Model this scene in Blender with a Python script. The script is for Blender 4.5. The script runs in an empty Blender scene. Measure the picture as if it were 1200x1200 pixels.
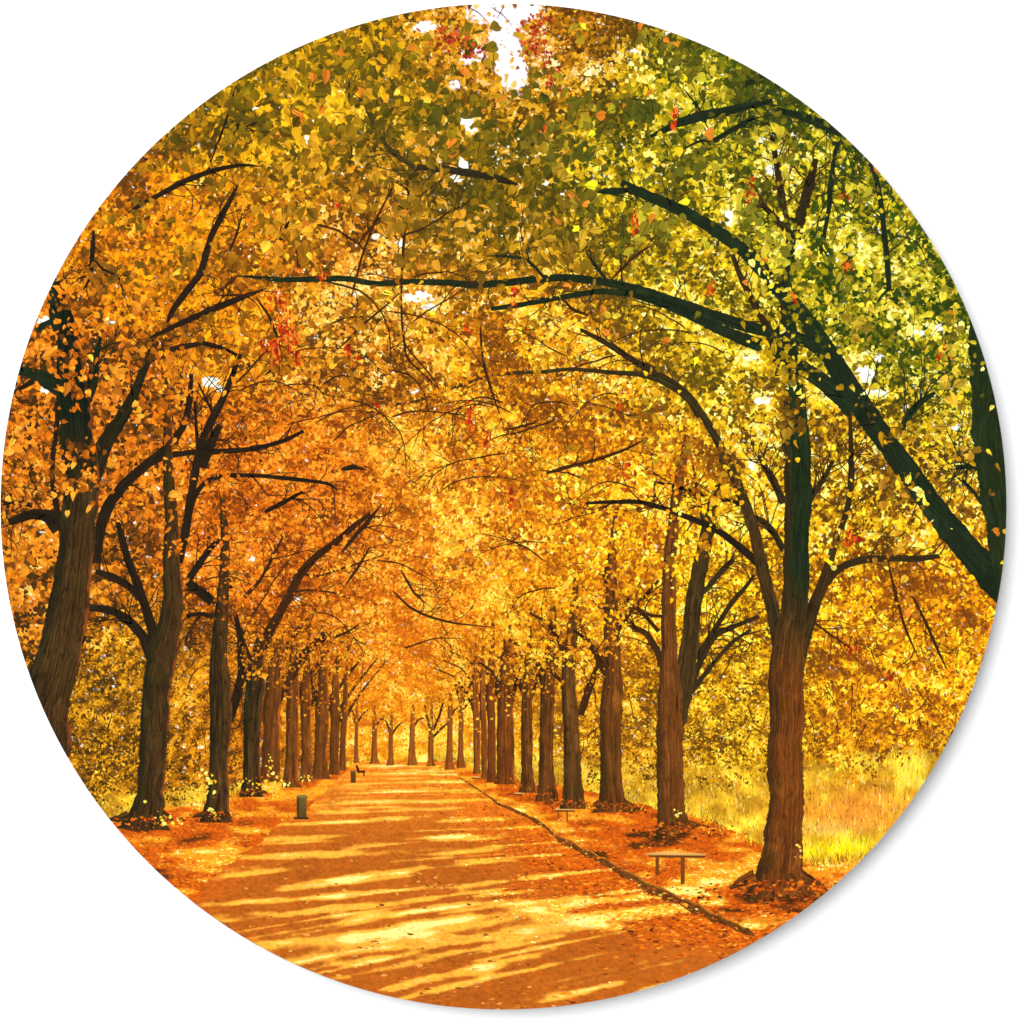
# The photograph shows ONE flat object: a round canvas picture hung a finger's
# breadth off a white wall, with its soft shadow on the wall.  It is built as that
# flat object: a stiff round panel whose printed face carries the picture in flat
# ink (thin shapes lying on the canvas, all within a third of a millimetre), lit by
# a large key lamp and an added fill lamp.  Colours on the face, the avenue's light and shade included, are printing ink, light on the wall,
# the canvas and the shadow come from the lamps.
import bpy, math
import numpy as np

rng = np.random.default_rng(7)
S = 0.62 / 1200.0                    # metres per unit of the picture's drawing grid
CX, CY, R = 590.0, 593.5, 590.0      # centre and radius of the round panel in that grid
ZC = 1.5                             # height of the panel's centre above the wall's foot
FACE = 0.0                           # y of the printed face; -y is towards the viewer
GAP, THICK = 0.0085, 0.006            # stand-off behind the panel, thickness of the panel

def wx(px): return (px - CX) * S
def wz(py): return ZC + (CY - py) * S

sc = bpy.context.scene
# ------------------------------------------------------------------ camera, light
cam = bpy.data.objects.new('camera', bpy.data.cameras.new('camera'))
sc.collection.objects.link(cam)
DIST = 2.4
cam.location = (wx(600), FACE - DIST, wz(600))
cam.rotation_euler = (math.pi / 2, 0, 0)
cam.data.sensor_width = 36
cam.data.lens = 36 * DIST / (1200 * S)
cam.data.clip_end = 100
sc.camera = cam

world = bpy.data.worlds.new('World'); sc.world = world
world.use_nodes = True
bg = world.node_tree.nodes['Background']
bg.inputs['Color'].default_value = (1.0, 1.0, 1.0, 1)
bg.inputs['Strength'].default_value = 0.06

from mathutils import Vector
def disk_lamp(name, d, dist, size, watts):
    """a round area lamp aimed at the picture from direction d"""
    o = bpy.data.objects.new(name, bpy.data.lights.new(name, 'AREA'))
    sc.collection.objects.link(o)
    o.data.shape = 'DISK'; o.data.size = size; o.data.energy = watts
    d = Vector(d).normalized(); o.location = Vector((0, 0, ZC)) + d * dist
    o.rotation_euler = (-d).to_track_quat('-Z', 'Y').to_euler()
disk_lamp('key_softbox', (-0.54, -1.0, 0.43), 14.0, 14.5, 3200)      # upper left: throws the soft shadow to the lower right
disk_lamp('fill_lamp', (0, -1.0, 0.0), 14.0, 2.0, 720)          # unseen fill lamp added behind the camera: opens the shadow

vs = sc.view_settings
vs.view_transform = 'Standard'; vs.look = 'None'; vs.exposure = 0.0; vs.gamma = 1.0
vs.use_curve_mapping = False
sc.cycles.filter_width = 1.6
sc.cycles.use_denoising = True
LIGHT = 1.20                          # how bright a pure white card renders on the wall

# ------------------------------------------------------------------ materials
def lin(c):
    c = np.asarray(c, float) / 255.0
    return np.where(c <= 0.04045, c / 12.92, ((c + 0.055) / 1.055) ** 2.4) / LIGHT

def mat_wall():
    m = bpy.data.materials.new('white_wall_paint'); m.use_nodes = True
    nt = m.node_tree; b = nt.nodes['Principled BSDF']
    b.inputs['Base Color'].default_value = (0.86, 0.86, 0.86, 1)
    b.inputs['Roughness'].default_value = 0.9
    b.inputs['Specular IOR Level'].default_value = 0.1
    n = nt.nodes.new('ShaderNodeTexNoise'); n.inputs['Scale'].default_value = 260
    bp = nt.nodes.new('ShaderNodeBump'); bp.inputs['Strength'].default_value = 0.03
    bp.inputs['Distance'].default_value = 0.0005
    nt.links.new(n.outputs['Fac'], bp.inputs['Height'])
    nt.links.new(bp.outputs['Normal'], b.inputs['Normal'])
    return m

def mat_ink():
    """Matt ink on woven canvas: the printed colour, and the weave as fine relief."""
    m = bpy.data.materials.new('printed_canvas'); m.use_nodes = True
    nt = m.node_tree; b = nt.nodes['Principled BSDF']
    b.inputs['Roughness'].default_value = 0.85
    b.inputs['Specular IOR Level'].default_value = 0.08
    at = nt.nodes.new('ShaderNodeAttribute'); at.attribute_name = 'ink'
    tc = nt.nodes.new('ShaderNodeNewGeometry')
    sp = nt.nodes.new('ShaderNodeSeparateXYZ')
    nt.links.new(tc.outputs['Position'], sp.inputs[0])
    def sine(out, period):
        mu = nt.nodes.new('ShaderNodeMath'); mu.operation = 'MULTIPLY'
        mu.inputs[1].default_value = 2 * math.pi / period
        si = nt.nodes.new('ShaderNodeMath'); si.operation = 'SINE'
        nt.links.new(out, mu.inputs[0]); nt.links.new(mu.outputs[0], si.inputs[0])
        return si.outputs[0]
    a = sine(sp.outputs['X'], 4.2 * S); c = sine(sp.outputs['Z'], 4.6 * S)
    mx = nt.nodes.new('ShaderNodeMath'); mx.operation = 'ADD'
    nt.links.new(a, mx.inputs[0]); nt.links.new(c, mx.inputs[1])
    bp = nt.nodes.new('ShaderNodeBump'); bp.inputs['Strength'].default_value = 0.05
    bp.inputs['Distance'].default_value = 0.0003
    nt.links.new(mx.outputs[0], bp.inputs['Height'])
    nt.links.new(at.outputs['Color'], b.inputs['Base Color'])
    nt.links.new(bp.outputs['Normal'], b.inputs['Normal'])
    return m

def mat_edge():
    m = bpy.data.materials.new('panel_edge'); m.use_nodes = True
    nt = m.node_tree; b = nt.nodes['Principled BSDF']
    b.inputs['Roughness'].default_value = 0.6
    n = nt.nodes.new('ShaderNodeTexNoise'); n.inputs['Scale'].default_value = 400
    r = nt.nodes.new('ShaderNodeMapRange')
    r.inputs['To Min'].default_value = 0.72; r.inputs['To Max'].default_value = 0.80
    nt.links.new(n.outputs['Fac'], r.inputs['Value'])
    nt.links.new(r.outputs[0], b.inputs['Base Color'])
    return m

WALL, INK, EDGE = mat_wall(), mat_ink(), mat_edge()

# ------------------------------------------------------------------ wall, panel
def link(name, me, mat, parent=None):
    o = bpy.data.objects.new(name, me); sc.collection.objects.link(o)
    me.materials.append(mat)
    if parent is not None: o.parent = parent
    return o

def plain_mesh(name, verts, faces, smooth=False):
    me = bpy.data.meshes.new(name); me.from_pydata(verts, [], faces); me.update()
    return me

wy = FACE + THICK + GAP
wv = [(-3, wy, 0), (3, wy, 0), (3, wy, 3), (-3, wy, 3), (-3, wy + .1, 0), (3, wy + .1, 0), (3, wy + .1, 3), (-3, wy + .1, 3)]
wf = [(0, 1, 2, 3), (5, 4, 7, 6), (4, 0, 3, 7), (1, 5, 6, 2), (3, 2, 6, 7), (4, 5, 1, 0)]
wall = link('wall', plain_mesh('wall', wv, wf), WALL)
wall['kind'] = 'structure'
wall['label'] = 'plain white wall behind the round picture'

picture = bpy.data.objects.new('round_picture', None)
sc.collection.objects.link(picture)
picture.location = (0, FACE, ZC)
picture['label'] = 'round canvas picture of a golden autumn tree avenue, hung on the white wall'
picture['category'] = 'picture'
bpy.context.view_layer.update()
INV = picture.matrix_world.inverted()

def panel():
    n = 256; Rm = R * S; f0 = 0.0004; f1 = THICK
    vs_, fs = [], []
    prof = [(Rm - 0.0004, f0), (Rm, f0 + 0.0004), (Rm, f1 - 0.0004), (Rm - 0.0004, f1)]
    for r, y in prof:
        for k in range(n):
            a = 2 * math.pi * k / n
            vs_.append((r * math.cos(a), y, r * math.sin(a)))
    for j in range(len(prof) - 1):
        for k in range(n):
            k2 = (k + 1) % n
            fs.append((j * n + k, j * n + k2, (j + 1) * n + k2, (j + 1) * n + k))
    fs.append(tuple(range(n))[::-1]); fs.append(tuple((len(prof) - 1) * n + k for k in range(n)))
    link('panel', plain_mesh('panel', vs_, fs), EDGE, picture)
    # a cleat between panel and wall that carries it
    w, h = 0.10, 0.02
    v = [(-w, f1, -h), (w, f1, -h), (w, f1, h), (-w, f1, h), (-w, f1 + GAP, -h), (w, f1 + GAP, -h), (w, f1 + GAP, h), (-w, f1 + GAP, h)]
    link('hanging_cleat', plain_mesh('hanging_cleat', v, wf), EDGE, picture)
panel()

# ------------------------------------------------------------------ noise and helpers
_T = [np.random.default_rng(100 + i).random((256, 256)) for i in range(24)]
def vnoise(x, y, seed=0):
    t = _T[seed % 24]
    xi = np.floor(x).astype(int); yi = np.floor(y).astype(int)
    fx = x - xi; fy = y - yi
    fx = fx * fx * (3 - 2 * fx); fy = fy * fy * (3 - 2 * fy)
    a = t[xi & 255, yi & 255]; b = t[(xi + 1) & 255, yi & 255]
    c = t[xi & 255, (yi + 1) & 255]; d = t[(xi + 1) & 255, (yi + 1) & 255]
    return (a * (1 - fx) + b * fx) * (1 - fy) + (c * (1 - fx) + d * fx) * fy
def fbm(x, y, seed=0, octs=3):
    s = 0; w = 1; tot = 0
    for o in range(octs):
        s = s + w * vnoise(x * 2 ** o + 17.3 * o, y * 2 ** o + 5.7 * o, seed + o)
        tot += w; w *= 0.5
    return s / tot
def sst(a, b, x):
    t = np.clip((x - a) / (b - a), 0, 1); return t * t * (3 - 2 * t)
def ncdf(z):                                     # smooth approximation of the normal CDF
    return 1 / (1 + np.exp(-1.702 * z))

def press(c):
    """the press: rich, contrasty inks"""
    L = (c @ np.array([.30, .60, .10]))[:, None]
    c = np.clip(L + (c - L) * 1.04, 0.0015, None)
    return c * (np.clip(L, .004, None) / .34) ** .11

def build(name, xy, depth, col, faces, parent, face_n):
    """One mesh lying on the printed face. xy (N,2) drawing-grid points, depth (N,) height in micrometres,
    col (N,3) ink, faces flat index array with face_n corners each. Points past the rim are drawn in to it."""
    xy = np.array(xy, float)
    d = xy - (CX, CY); r = np.hypot(d[:, 0], d[:, 1])
    out = r > R - 0.6
    f = faces.reshape(-1, face_n)
    keep = ~np.all(out[f], axis=1)
    f = f[keep]
    if len(f) == 0: return None
    used = np.zeros(len(xy), bool); used[f.ravel()] = True
    remap = np.cumsum(used) - 1
    xy, depth, col, out, r, d = xy[used], np.broadcast_to(depth, (len(used),))[used], col[used], out[used], r[used], d[used]
    f = remap[f]
    k = np.where(out, (R - 0.6) / np.maximum(r, 1), 1.0)
    xy = (CX, CY) + d * k[:, None]
    co = np.empty((len(xy), 3), np.float32)
    co[:, 0] = (xy[:, 0] - CX) * S; co[:, 1] = -depth * 1e-6; co[:, 2] = (CY - xy[:, 1]) * S
    me = bpy.data.meshes.new(name)
    me.vertices.add(len(co)); me.vertices.foreach_set('co', co.ravel())
    me.loops.add(f.size); me.loops.foreach_set('vertex_index', f.ravel().astype(np.int32))
    me.polygons.add(len(f)); me.polygons.foreach_set('loop_start', (np.arange(len(f)) * face_n).astype(np.int32))
    me.update(calc_edges=True)
    at = me.color_attributes.new('ink', 'FLOAT_COLOR', 'POINT')
    c4 = np.ones((len(co), 4), np.float32); c4[:, :3] = np.clip(press(col), 0.002, 0.84)
    at.data.foreach_set('color', c4.ravel())
    return link(name, me, INK, parent)

def grid_faces(nu, nv):
    i = np.arange(nu * nv).reshape(nv, nu)
    return np.stack([i[:-1, :-1], i[1:, :-1], i[1:, 1:], i[:-1, 1:]], -1).reshape(-1)

# ------------------------------------------------------------------ ink palettes over the picture
#  x, y, dark, mid, bright, hot, share of dark / mid / bright, leaf size
PAL = [
 (500,740,(186,90,26),(240,138,42),(253,190,66),(255,228,104),.18,.64,.93,4.2),
 (540,868,(222,150,36),(250,200,58),(255,234,88),(255,250,150),.18,.5,.85,3.0),
 (480,830,(214,112,28),(244,152,40),(254,198,66),(255,232,112),.18,.6,.92,3.0),
 (560,600,(166,88,24),(238,146,42),(255,204,66),(255,240,130),.18,.6,.91,5.6),
 (700,640,(172,92,20),(240,154,36),(255,212,56),(255,242,126),.18,.56,.9,6.2),
 (330,620,(136,66,18),(230,120,32),(246,164,56),(255,206,82),.22,.7,.95,5.2),
 (100,500,(80,50,16),(212,112,30),(244,152,50),(255,194,76),.27,.7,.94,8),
 (150,850,(84,60,14),(180,118,24),(240,178,50),(254,220,90),.28,.72,.94,3.6),
 (250,300,(122,72,14),(216,122,20),(250,168,42),(255,220,92),.24,.68,.93,8),
 (330,130,(94,78,16),(170,124,22),(244,180,46),(255,228,94),.26,.68,.92,10),
 (560,230,(86,76,16),(146,114,24),(228,158,46),(255,238,168),.28,.7,.91,11),
 (430,330,(112,68,18),(214,128,36),(250,190,72),(255,238,168),.22,.64,.9,6.5),
 (640,420,(134,78,18),(228,138,30),(254,202,58),(255,240,134),.21,.62,.91,6.2),
 (780,330,(104,88,16),(202,158,30),(246,214,64),(255,247,144),.23,.6,.9,7.5),
 (950,250,(62,82,18),(172,152,32),(238,214,66),(255,250,166),.25,.62,.90,8),
 (1080,380,(54,78,18),(152,138,30),(228,208,62),(255,248,156),.28,.66,.91,8),
 (850,120,(70,84,20),(146,136,30),(226,200,54),(252,234,116),.28,.7,.93,8.5),
 (1000,560,(110,76,16),(212,152,34),(253,216,60),(255,247,156),.21,.56,.87,7),
 (1050,760,(158,86,16),(226,134,28),(254,206,46),(255,242,104),.22,.58,.92,5.4),
 (860,720,(140,90,18),(232,162,32),(255,222,54),(255,246,122),.21,.54,.89,5.6),
 (860,850,(116,80,18),(206,146,32),(246,200,54),(254,230,92),.25,.66,.93,3.2),
 (690,850,(124,80,18),(206,136,30),(246,192,56),(254,230,104),.25,.64,.93,3.2),
 (640,740,(160,90,18),(236,148,32),(254,202,54),(255,236,116),.2,.6,.92,4.6),
 (1050,850,(160,92,18),(228,144,32),(253,202,54),(255,242,104),.22,.62,.92,5),
 (300,850,(104,62,14),(190,110,24),(240,160,46),(254,210,86),.23,.68,.95,3),
 (40,640,(82,54,18),(204,114,32),(246,162,54),(255,208,94),.26,.68,.93,9),
 (640,40,(112,66,16),(190,122,30),(240,170,54),(255,240,196),.26,.68,.92,6.5),
 (760,180,(78,76,14),(148,126,24),(228,192,46),(255,243,134),.28,.7,.93,9),
]
PXY = np.array([p[:2] for p in PAL], float)
PC = np.array([[lin(c) for c in p[2:6]] for p in PAL])          # (n,4,3)
PF = np.array([p[6:10] for p in PAL], float)
PC[:, :3, 1] *= (1 - (1 - np.interp(PXY[:, 0], [0, 300, 600, 800, 1200], [.97, .94, .92, .97, 1.0])) * np.interp(PXY[:, 1], [0, 260, 480], [-.3, -.1, 1.0]))[:, None]      # redder gold towards the left
def pal_weights(x, y, P, sig):
    d2 = (x[:, None] - P[None, :, 0]) ** 2 + (y[:, None] - P[None, :, 1]) ** 2
    d2 = d2 - d2.min(1, keepdims=True)
    w = np.exp(-d2 / (2 * sig * sig)); return w / w.sum(1, keepdims=True)
def pick(x, y, q, sig=62):
    """ink for quantile q (0..1) at each place, and the place's leaf size"""
    w = pal_weights(x, y, PXY, sig)
    c = np.tensordot(w, PC, (1, 0)); f = w @ PF
    a = np.zeros((len(x), 6)); 
    knots = np.stack([np.zeros(len(x)), f[:, 0], f[:, 1], f[:, 2], np.ones(len(x))], 1)
    cols = np.concatenate([c[:, :1] * 0.62, c], 1)                # deepest, dark, mid, bright, hot
    out = np.zeros((len(x), 3))
    for k in range(4):
        t = (q - knots[:, k]) / (knots[:, k + 1] - knots[:, k])
        m = (t >= 0) & (t <= 1.0001)
        out[m] = (cols[m, k] * (1 - t[m, None]) + cols[m, k + 1] * t[m, None])
    return out, f[:, 3]

# places where sky shows white through the leaves: x, y, rx, ry
GAPS = np.array([(590,14,42,17),(592,48,20,30),(600,84,18,26),(558,66,18,9),(498,32,13,7),(533,100,10,8),(547,143,10,10),(553,153,9,6),
 (543,192,7,13),(537,208,17,7),(245,448,17,8),(256,456,8,7),(224,441,5,5),(1013,438,17,13),(1025,460,20,5),(52,377,12,8),(52,455,7,8),
 (490,348,24,9),(505,360,15,5),(360,166,6,9),(300,128,6,4),(470,285,8,6),(440,277,7,4),(854,254,7,12),(938,289,5,7),(892,164,8,4),(905,198,12,9),(893,470,13,7),
 (878,420,11,4),(1100,384,10,5),(915,178,8,5),(221,650,5,4),(349,702,4,4),(295,655,6,4),(1075,390,12,5),(486,458,8,4),(1030,420,9,6),(930,160,6,5),(640,215,5,4),
 (780,40,8,4),(745,60,8,4),(998,545,8,6),(880,545,5,9),(1120,500,6,5),(420,345,9,5),(130,378,7,3)], float)
GAPS[5:, 2:] *= .74
def halo(x, y): return gapness(x, y, 2.4)
def gapness(x, y, f=1.0):
    g = np.zeros(len(x))
    for cx, cy, rx, ry in GAPS * (1, 1, f, f):
        m = (np.abs(x - cx) < 2 * rx) & (np.abs(y - cy) < 2 * ry)
        if m.any():
            d = ((x[m] - cx) / rx) ** 2 + ((y[m] - cy) / ry) ** 2
            g[m] = np.maximum(g[m], sst(1.7, 0.55, d))
    return g

# ------------------------------------------------------------------ backdrop: far wood and sky, soft and out of focus
def backdrop():
    st = 1.6
    xs = np.arange(-4, 1190, st); ys = np.arange(-2, 940, st)
    X, Y = np.meshgrid(xs, ys); x, y = X.ravel(), Y.ravel()
    q = ncdf((fbm(x / 34, y / 30, 1) - .5) * 4.2 + (fbm(x / 9, y / 8, 4) - .5) * 5.0)
    c, _ = pick(x, y, np.clip(q * 1.02, 0, .97))
    sky = np.where((y < 112)[:, None] & (np.abs(x - 590) < 60)[:, None], lin((234, 226, 232)), lin((252, 246, 226)))
    g = sst(.42, .58, gapness(x, y) + 1.5 * (fbm(x / 4, y / 4, 20, 2) - .5))[:, None]
    c = c * (1 - g) + sky * g
    o = build('distant_wood', np.stack([x, y], 1), 0.0, c, grid_faces(len(xs), len(ys)), picture, 4)
    o['kind'] = 'stuff'
    return o
backdrop()

# ------------------------------------------------------------------ leaves
LEAF_A = np.array([(0, 0), (-.09, .20), (.06, .40), (.30, .47), (.56, .38), (.80, .19), (1.04, 0)])
def leaves(x, y, size, col, depth, droop=0.6, simple=False, ang0=None):
    """Leaf shapes: two halves either side of a midrib, tilted and bent; returns xy, depth, col, faces, corners per face."""
    n = len(x)
    ang = np.where(rng.random(n) < droop, rng.normal(math.pi / 2, 0.8, n), rng.random(n) * 2 * math.pi)
    if ang0 is not None: ang = np.where(np.isnan(ang0), ang, ang0)
    ln = size * rng.uniform(.5, 1.28, n)
    f1 = rng.uniform(.16, 1.05, n); f2 = rng.uniform(.22, 1.05, n); fl = rng.uniform(.5, 1.0, n)
    if simple:
        t = np.array([(0, 0), (.15, .42), (.62, .36), (1, 0), (.6, -.36), (.15, -.42)])
        lx = np.repeat(t[None, :, 0], n, 0) * (ln * fl)[:, None]
        ly = np.where(t[None, :, 1] > 0, t[None, :, 1] * f1[:, None], t[None, :, 1] * f2[:, None]) * ln[:, None]
        lx = lx + rng.normal(0, .07, lx.shape) * ln[:, None]; ly = ly + rng.normal(0, .07, ly.shape) * ln[:, None]
        K = 6
    else:
        up = LEAF_A; dn = LEAF_A * (1, -1)
        t = np.concatenate([up, dn[::-1]], 0)
        K = 14
        lx = np.repeat(t[None, :, 0], n, 0) * (ln * fl)[:, None]
        ly = t[None, :, 1] * np.concatenate([np.repeat(f1[:, None], 7, 1), np.repeat(f2[:, None], 7, 1)], 1) * ln[:, None]
        lx = lx + rng.normal(0, .022, lx.shape) * ln[:, None]; ly = ly + rng.normal(0, .022, ly.shape) * ln[:, None]
        ly = ly + (rng.normal(0, .22, n)[:, None]) * (t[None, :, 0] ** 2) * ln[:, None]
    ca, sa = np.cos(ang)[:, None], np.sin(ang)[:, None]
    px = x[:, None] + (lx - .45 * ln[:, None]) * ca - ly * sa
    py = y[:, None] + (lx - .45 * ln[:, None]) * sa + ly * ca
    grad = 1 + rng.normal(0, .14, n)[:, None] * (t[None, :, 0] - .5) * 2
    if not simple:
        side = np.concatenate([np.repeat(1 + rng.normal(0, .16, n)[:, None], 7, 1), np.repeat(1 + rng.normal(0, .16, n)[:, None], 7, 1)], 1)
        grad = grad * side
    c = col[:, None, :] * grad[:, :, None]
    idx = np.arange(n * K).reshape(n, K)
    if simple:
        faces = idx; fn = 6
    else:
        faces = np.concatenate([idx[:, :7], idx[:, 7:]], 0); fn = 7
    return np.stack([px.ravel(), py.ravel()], 1), np.repeat(depth, K), c.reshape(-1, 3), faces.reshape(-1), fn

def canopy_floor(x):                                   # lower limit of the foliage between the trunks
    return np.interp(x, [0,110,150,240,330,400,440,540,580,640,720,800,900,1000,1080,1180], [960,935,935,918,905,893,886,886,893,900,905,905,915,900,885,870])

def scatter(n):
    a = rng.random(n) * 2 * math.pi; r = R * np.sqrt(rng.random(n))
    return CX + r * np.cos(a), CY + r * np.sin(a)

def tone(x, y, size, rnd, seed=2):
    """clumps of light and shade in the foliage, in three sizes"""
    sl = np.interp(x, [0, 450, 620, 1180], [.5, .3, -.15, -.35]); yy = y + sl * x      # sprays slope outwards from the path
    wx_ = x + 16 * (vnoise(x / 18, y / 18, seed + 9) - .5); wy_ = yy + 12 * (vnoise(x / 18, y / 18, seed + 10) - .5)
    z = (fbm(wx_ / 70, wy_ / 44, seed, 2) - .5) * 2.6 + (vnoise(wx_ / (size * 4.6), wy_ / (size * 2.8), seed + 3) - .5) * 2.9 + (vnoise(x / (size * 1.6), y / (size * 1.4), seed + 5) - .5) * 1.6 + rnd * rng.normal(0, 1, len(x))
    z = z + 1.1 * halo(x, y)
    return np.clip(ncdf(z), 0.002, 0.998)

def soft(x, q):
    k = np.interp(x, [0, 550, 760, 1200], [.80, .80, .92, .97]); return np.clip(.46 + np.interp(x, [0, 450, 700, 1200], [.03, .06, .05, .0]) + (q - .46) * k, .002, .998)

def foliage_back():
    x, y = scatter(300000)
    w = pal_weights(x, y, PXY, 62); size = w @ PF[:, 3]
    keep = (rng.random(len(x)) < np.minimum(1, (4.0 / size) ** 2)) & (y < canopy_floor(x) - 2)
    keep &= rng.random(len(x)) > gapness(x, y) * 0.95
    x, y, size = x[keep], y[keep], size[keep]
    q = soft(x, tone(x, y, size, .86))
    c, _ = pick(x, y, q)
    c = c * rng.normal(1, .10, (len(x), 1)) * rng.normal(1, .06, (len(x), 3))
    d = 10 + 60 * rng.random(len(x))
    xy, dp, cc, f, fn = leaves(x, y, size * 1.1 * rng.uniform(.6, 1.3, len(x)), c, d, .4, True)
    o = build('background_leaves', xy, dp, cc, f, picture, fn)
    o['kind'] = 'stuff'
foliage_back()

# ------------------------------------------------------------------ ground
YH = 866.0
def light_on_path(x, y):
    """long bands of low sun between the trunk shadows, drawn in perspective"""
    t0 = np.maximum(y - YH, 6)
    k = np.interp(y, [890, 950, 1000, 1060, 1110, 1180], [0.0, .02, .06, .12, .19, .24])
    yy = y + k * (x - 560) + 3 * (vnoise(x / 110, y / 40, 9) - .5) * t0 / 150 + 1.6 * (vnoise(x / 5, y / 3, 8) - .5) * t0 / 150
    t = np.maximum(yy - YH, 6)
    V = np.log(t) / .062; X = (x - 500) / t
    n = .5 * vnoise(X * .5 + 7, V, 11) + .3 * vnoise(X * 1.3 + 3, V * 2.1, 12) + .2 * vnoise(X * .6 + 31, V * .45, 14)
    n = .5 + (n - .5) * 1.45
    n += .10 * (vnoise(X * 9, V * 5, 13) - .5)
    b = np.zeros(len(x))
    for cx, cy, rx, ry, a in LIT:
        b += a * np.exp(-(((x - cx) / rx) ** 2 + ((yy - cy) / ry) ** 2))
    n = .5 + (n - .5) * .75 - .155 + .22 * b + .20 * (fbm(x / 15, yy / 5.0, 22, 2) - .5)
    e = .6 + .9 * vnoise(x / 26, yy / 7, 19); q = 2.2 * (vnoise(x / 11, y / 3.0, 21) - .5)
    for x0, y0, x1, y1, th, a in STREAKS:
        L = math.hypot(x1 - x0, y1 - y0); dx, dy = (x1 - x0) / L, (y1 - y0) / L
        m = np.abs(y - (y0 + y1) / 2) < 46
        u = ((x[m] - x0) * dx + (y[m] - y0) * dy) / L; d = -(x[m] - x0) * dy + (y[m] - y0) * dx + q[m] * th / 7
        win = sst(-.28, .18, u) * sst(1.28, .8, u)
        n[m] += (a + .06) * (.65 + .8 * vnoise(x[m] / 22 + x0, y[m] / 6, 20)) * win * np.exp(-(d / (.78 * th * e[m])) ** 2)
    return n
STREAKS = [(330,966,420,963,3,.4),(285,1004,410,999,4,.42),(330,1043,420,1031,5,.45),(235,1060,410,1051,4.5,.42),(245,1079,420,1062,6,.5),(300,1108,420,1096,5,.36),(270,1026,330,1020,3,.3),(300,985,390,981,2.5,.28),
 (400,953,533,947,3,.42),(395,963,480,959,3,.40),(500,981,550,978,3.5,.5),(400,994,470,989,3,.36),(545,1011,605,1008,3,.36),(400,1030,490,1019,3.5,.38),(395,1049,565,1036,6,.55),(562,1049,630,1044,3.5,.4),(575,1061,690,1055,5,.5),(400,1074,515,1066,4,.40),
 (395,1102,550,1073,9,.42),(470,1108,700,1084,9,.62),(620,1066,720,1088,10,.5),(690,1075,830,1062,9,.5),(400,1116,460,1110,4,.3),(400,1131,490,1119,5,.36),(440,1162,570,1133,8,.46),(560,1137,660,1110,7,.42),(500,1120,640,1100,5,.3),(640,1172,720,1153,6,.42),(745,1163,800,1150,5,.42),(590,1028,700,1020,3,.25),(450,1010,520,1006,2.5,.25),
 (410,930,560,925,2,.3),(430,918,540,914,1.8,.3),(400,941,470,938,2,.3),(560,972,650,968,2.5,.25),(470,1085,560,1077,4,.3),(330,1128,390,1120,4,.3),(530,1180,590,1166,4,.25),(430,940,600,936,2,.25),(480,905,560,903,2,.3)]
_r = np.random.default_rng(31)
for _ in range(120):
    _y = 897 + 275 * _r.random() ** 1.5; _t = (_y - 866) / 190
    _x = _r.uniform(*[v + 20 for v in np.array([np.interp(_y, [893, 1047, 1175], [428, 232, 420]), np.interp(_y, [893, 1047, 1175], [500, 700, 740])]) ]); _L = _r.uniform(50, 170) * (.35 + .65 * _t); _k = np.interp(_y, [890, 950, 1000, 1060, 1110, 1180], [0.0, .03, .06, .13, .2, .25])
    STREAKS.append((_x - _L / 2, _y + _k * _L / 2, _x + _L / 2, _y - _k * _L / 2, _r.uniform(1.0, 3.4) * (.45 + .7 * _t), _r.uniform(.12, .34)))
LIT = [(680,1078,110,8,.5),(740,1064,50,7,.45),(520,1045,150,12,.28),(480,902,100,12,.30),(470,940,120,10,.10),(360,1078,150,8,.32),(330,1050,130,6,.24),
       (430,1020,130,9,.18),(520,1150,120,10,.18),(720,1135,90,30,-.40),(500,1190,120,26,-.35),(330,1110,80,8,-.15),(620,985,110,40,-.12),(300,1005,90,12,-.1),(640,1035,60,12,-.15),
       (300,1150,90,12,.12),(690,1180,70,10,.15),(400,980,120,30,-.06)]
def ground_col(x, y, litter):
    """litter 0 = worn asphalt, 1 = carpet of fallen leaves"""
    n = light_on_path(x, y)
    s = sst(.46, .82, n)[:, None]
    hot = sst(.95, 1.32, n)[:, None]
    g = (fbm(x / 3.0, y / 2.2, 14, 2) - .5)[:, None]
    shade = lin((186, 97, 34)) * (1 - litter) + lin((210, 94, 28)) * litter
    far = sst(1000, 900, y)[:, None]
    shade = shade * (1 - far) + lin((230, 128, 44)) * far
    lit = lin((250, 176, 68)) * (1 - litter) + lin((252, 176, 56)) * litter
    c = shade * (1 - s) + lit * s
    c = c * (1 - hot) + lin((255, 230, 136)) * hot
    patch = (fbm(x / 40, y / 16, 16, 3) - .5)[:, None] + .5 * (fbm(x / 9, y / 4.5, 23, 2) - .5)[:, None]
    grit = sst(.80, .93, vnoise(x / 1.7, y / 1.2, 18))[:, None] * .30 - sst(.16, .05, vnoise(x / 1.9, y / 1.3, 7))[:, None] * .30
    crack = sst(.035, .0, np.abs(fbm(x / 46, y / 17, 3, 3) - .5))[:, None] * sst(.5, .62, vnoise(x / 60, y / 30, 6))[:, None] * sst(960, 1060, y)[:, None] * (1 - litter)
    c = c * (1 + grit) * (1 - .22 * crack)
    return c * (1 + .5 * g * (1 + .8 * litter) + .25 * patch)

# outline of the path on the picture: left edge and right edge by row
PL = np.array([(893,428),(900,412),(912,396),(930,378),(945,366),(953,360),(960,334),(987,302),(1003,282),(1017,262),(1047,232),(1070,205),(1200,60)], float)
PR = np.array([(893,522),(900,530),(913,540),(928,567),(943,588),(955,617),(968,640),(980,652),(993,679),(1003,698),(1023,735),(1043,769),(1057,802),(1072,835),(1085,868),(1095,890),(1200,1110)], float)
def path_edges(y): return np.interp(y, PL[:, 0], PL[:, 1]), np.interp(y, PR[:, 0], PR[:, 1])

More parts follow.
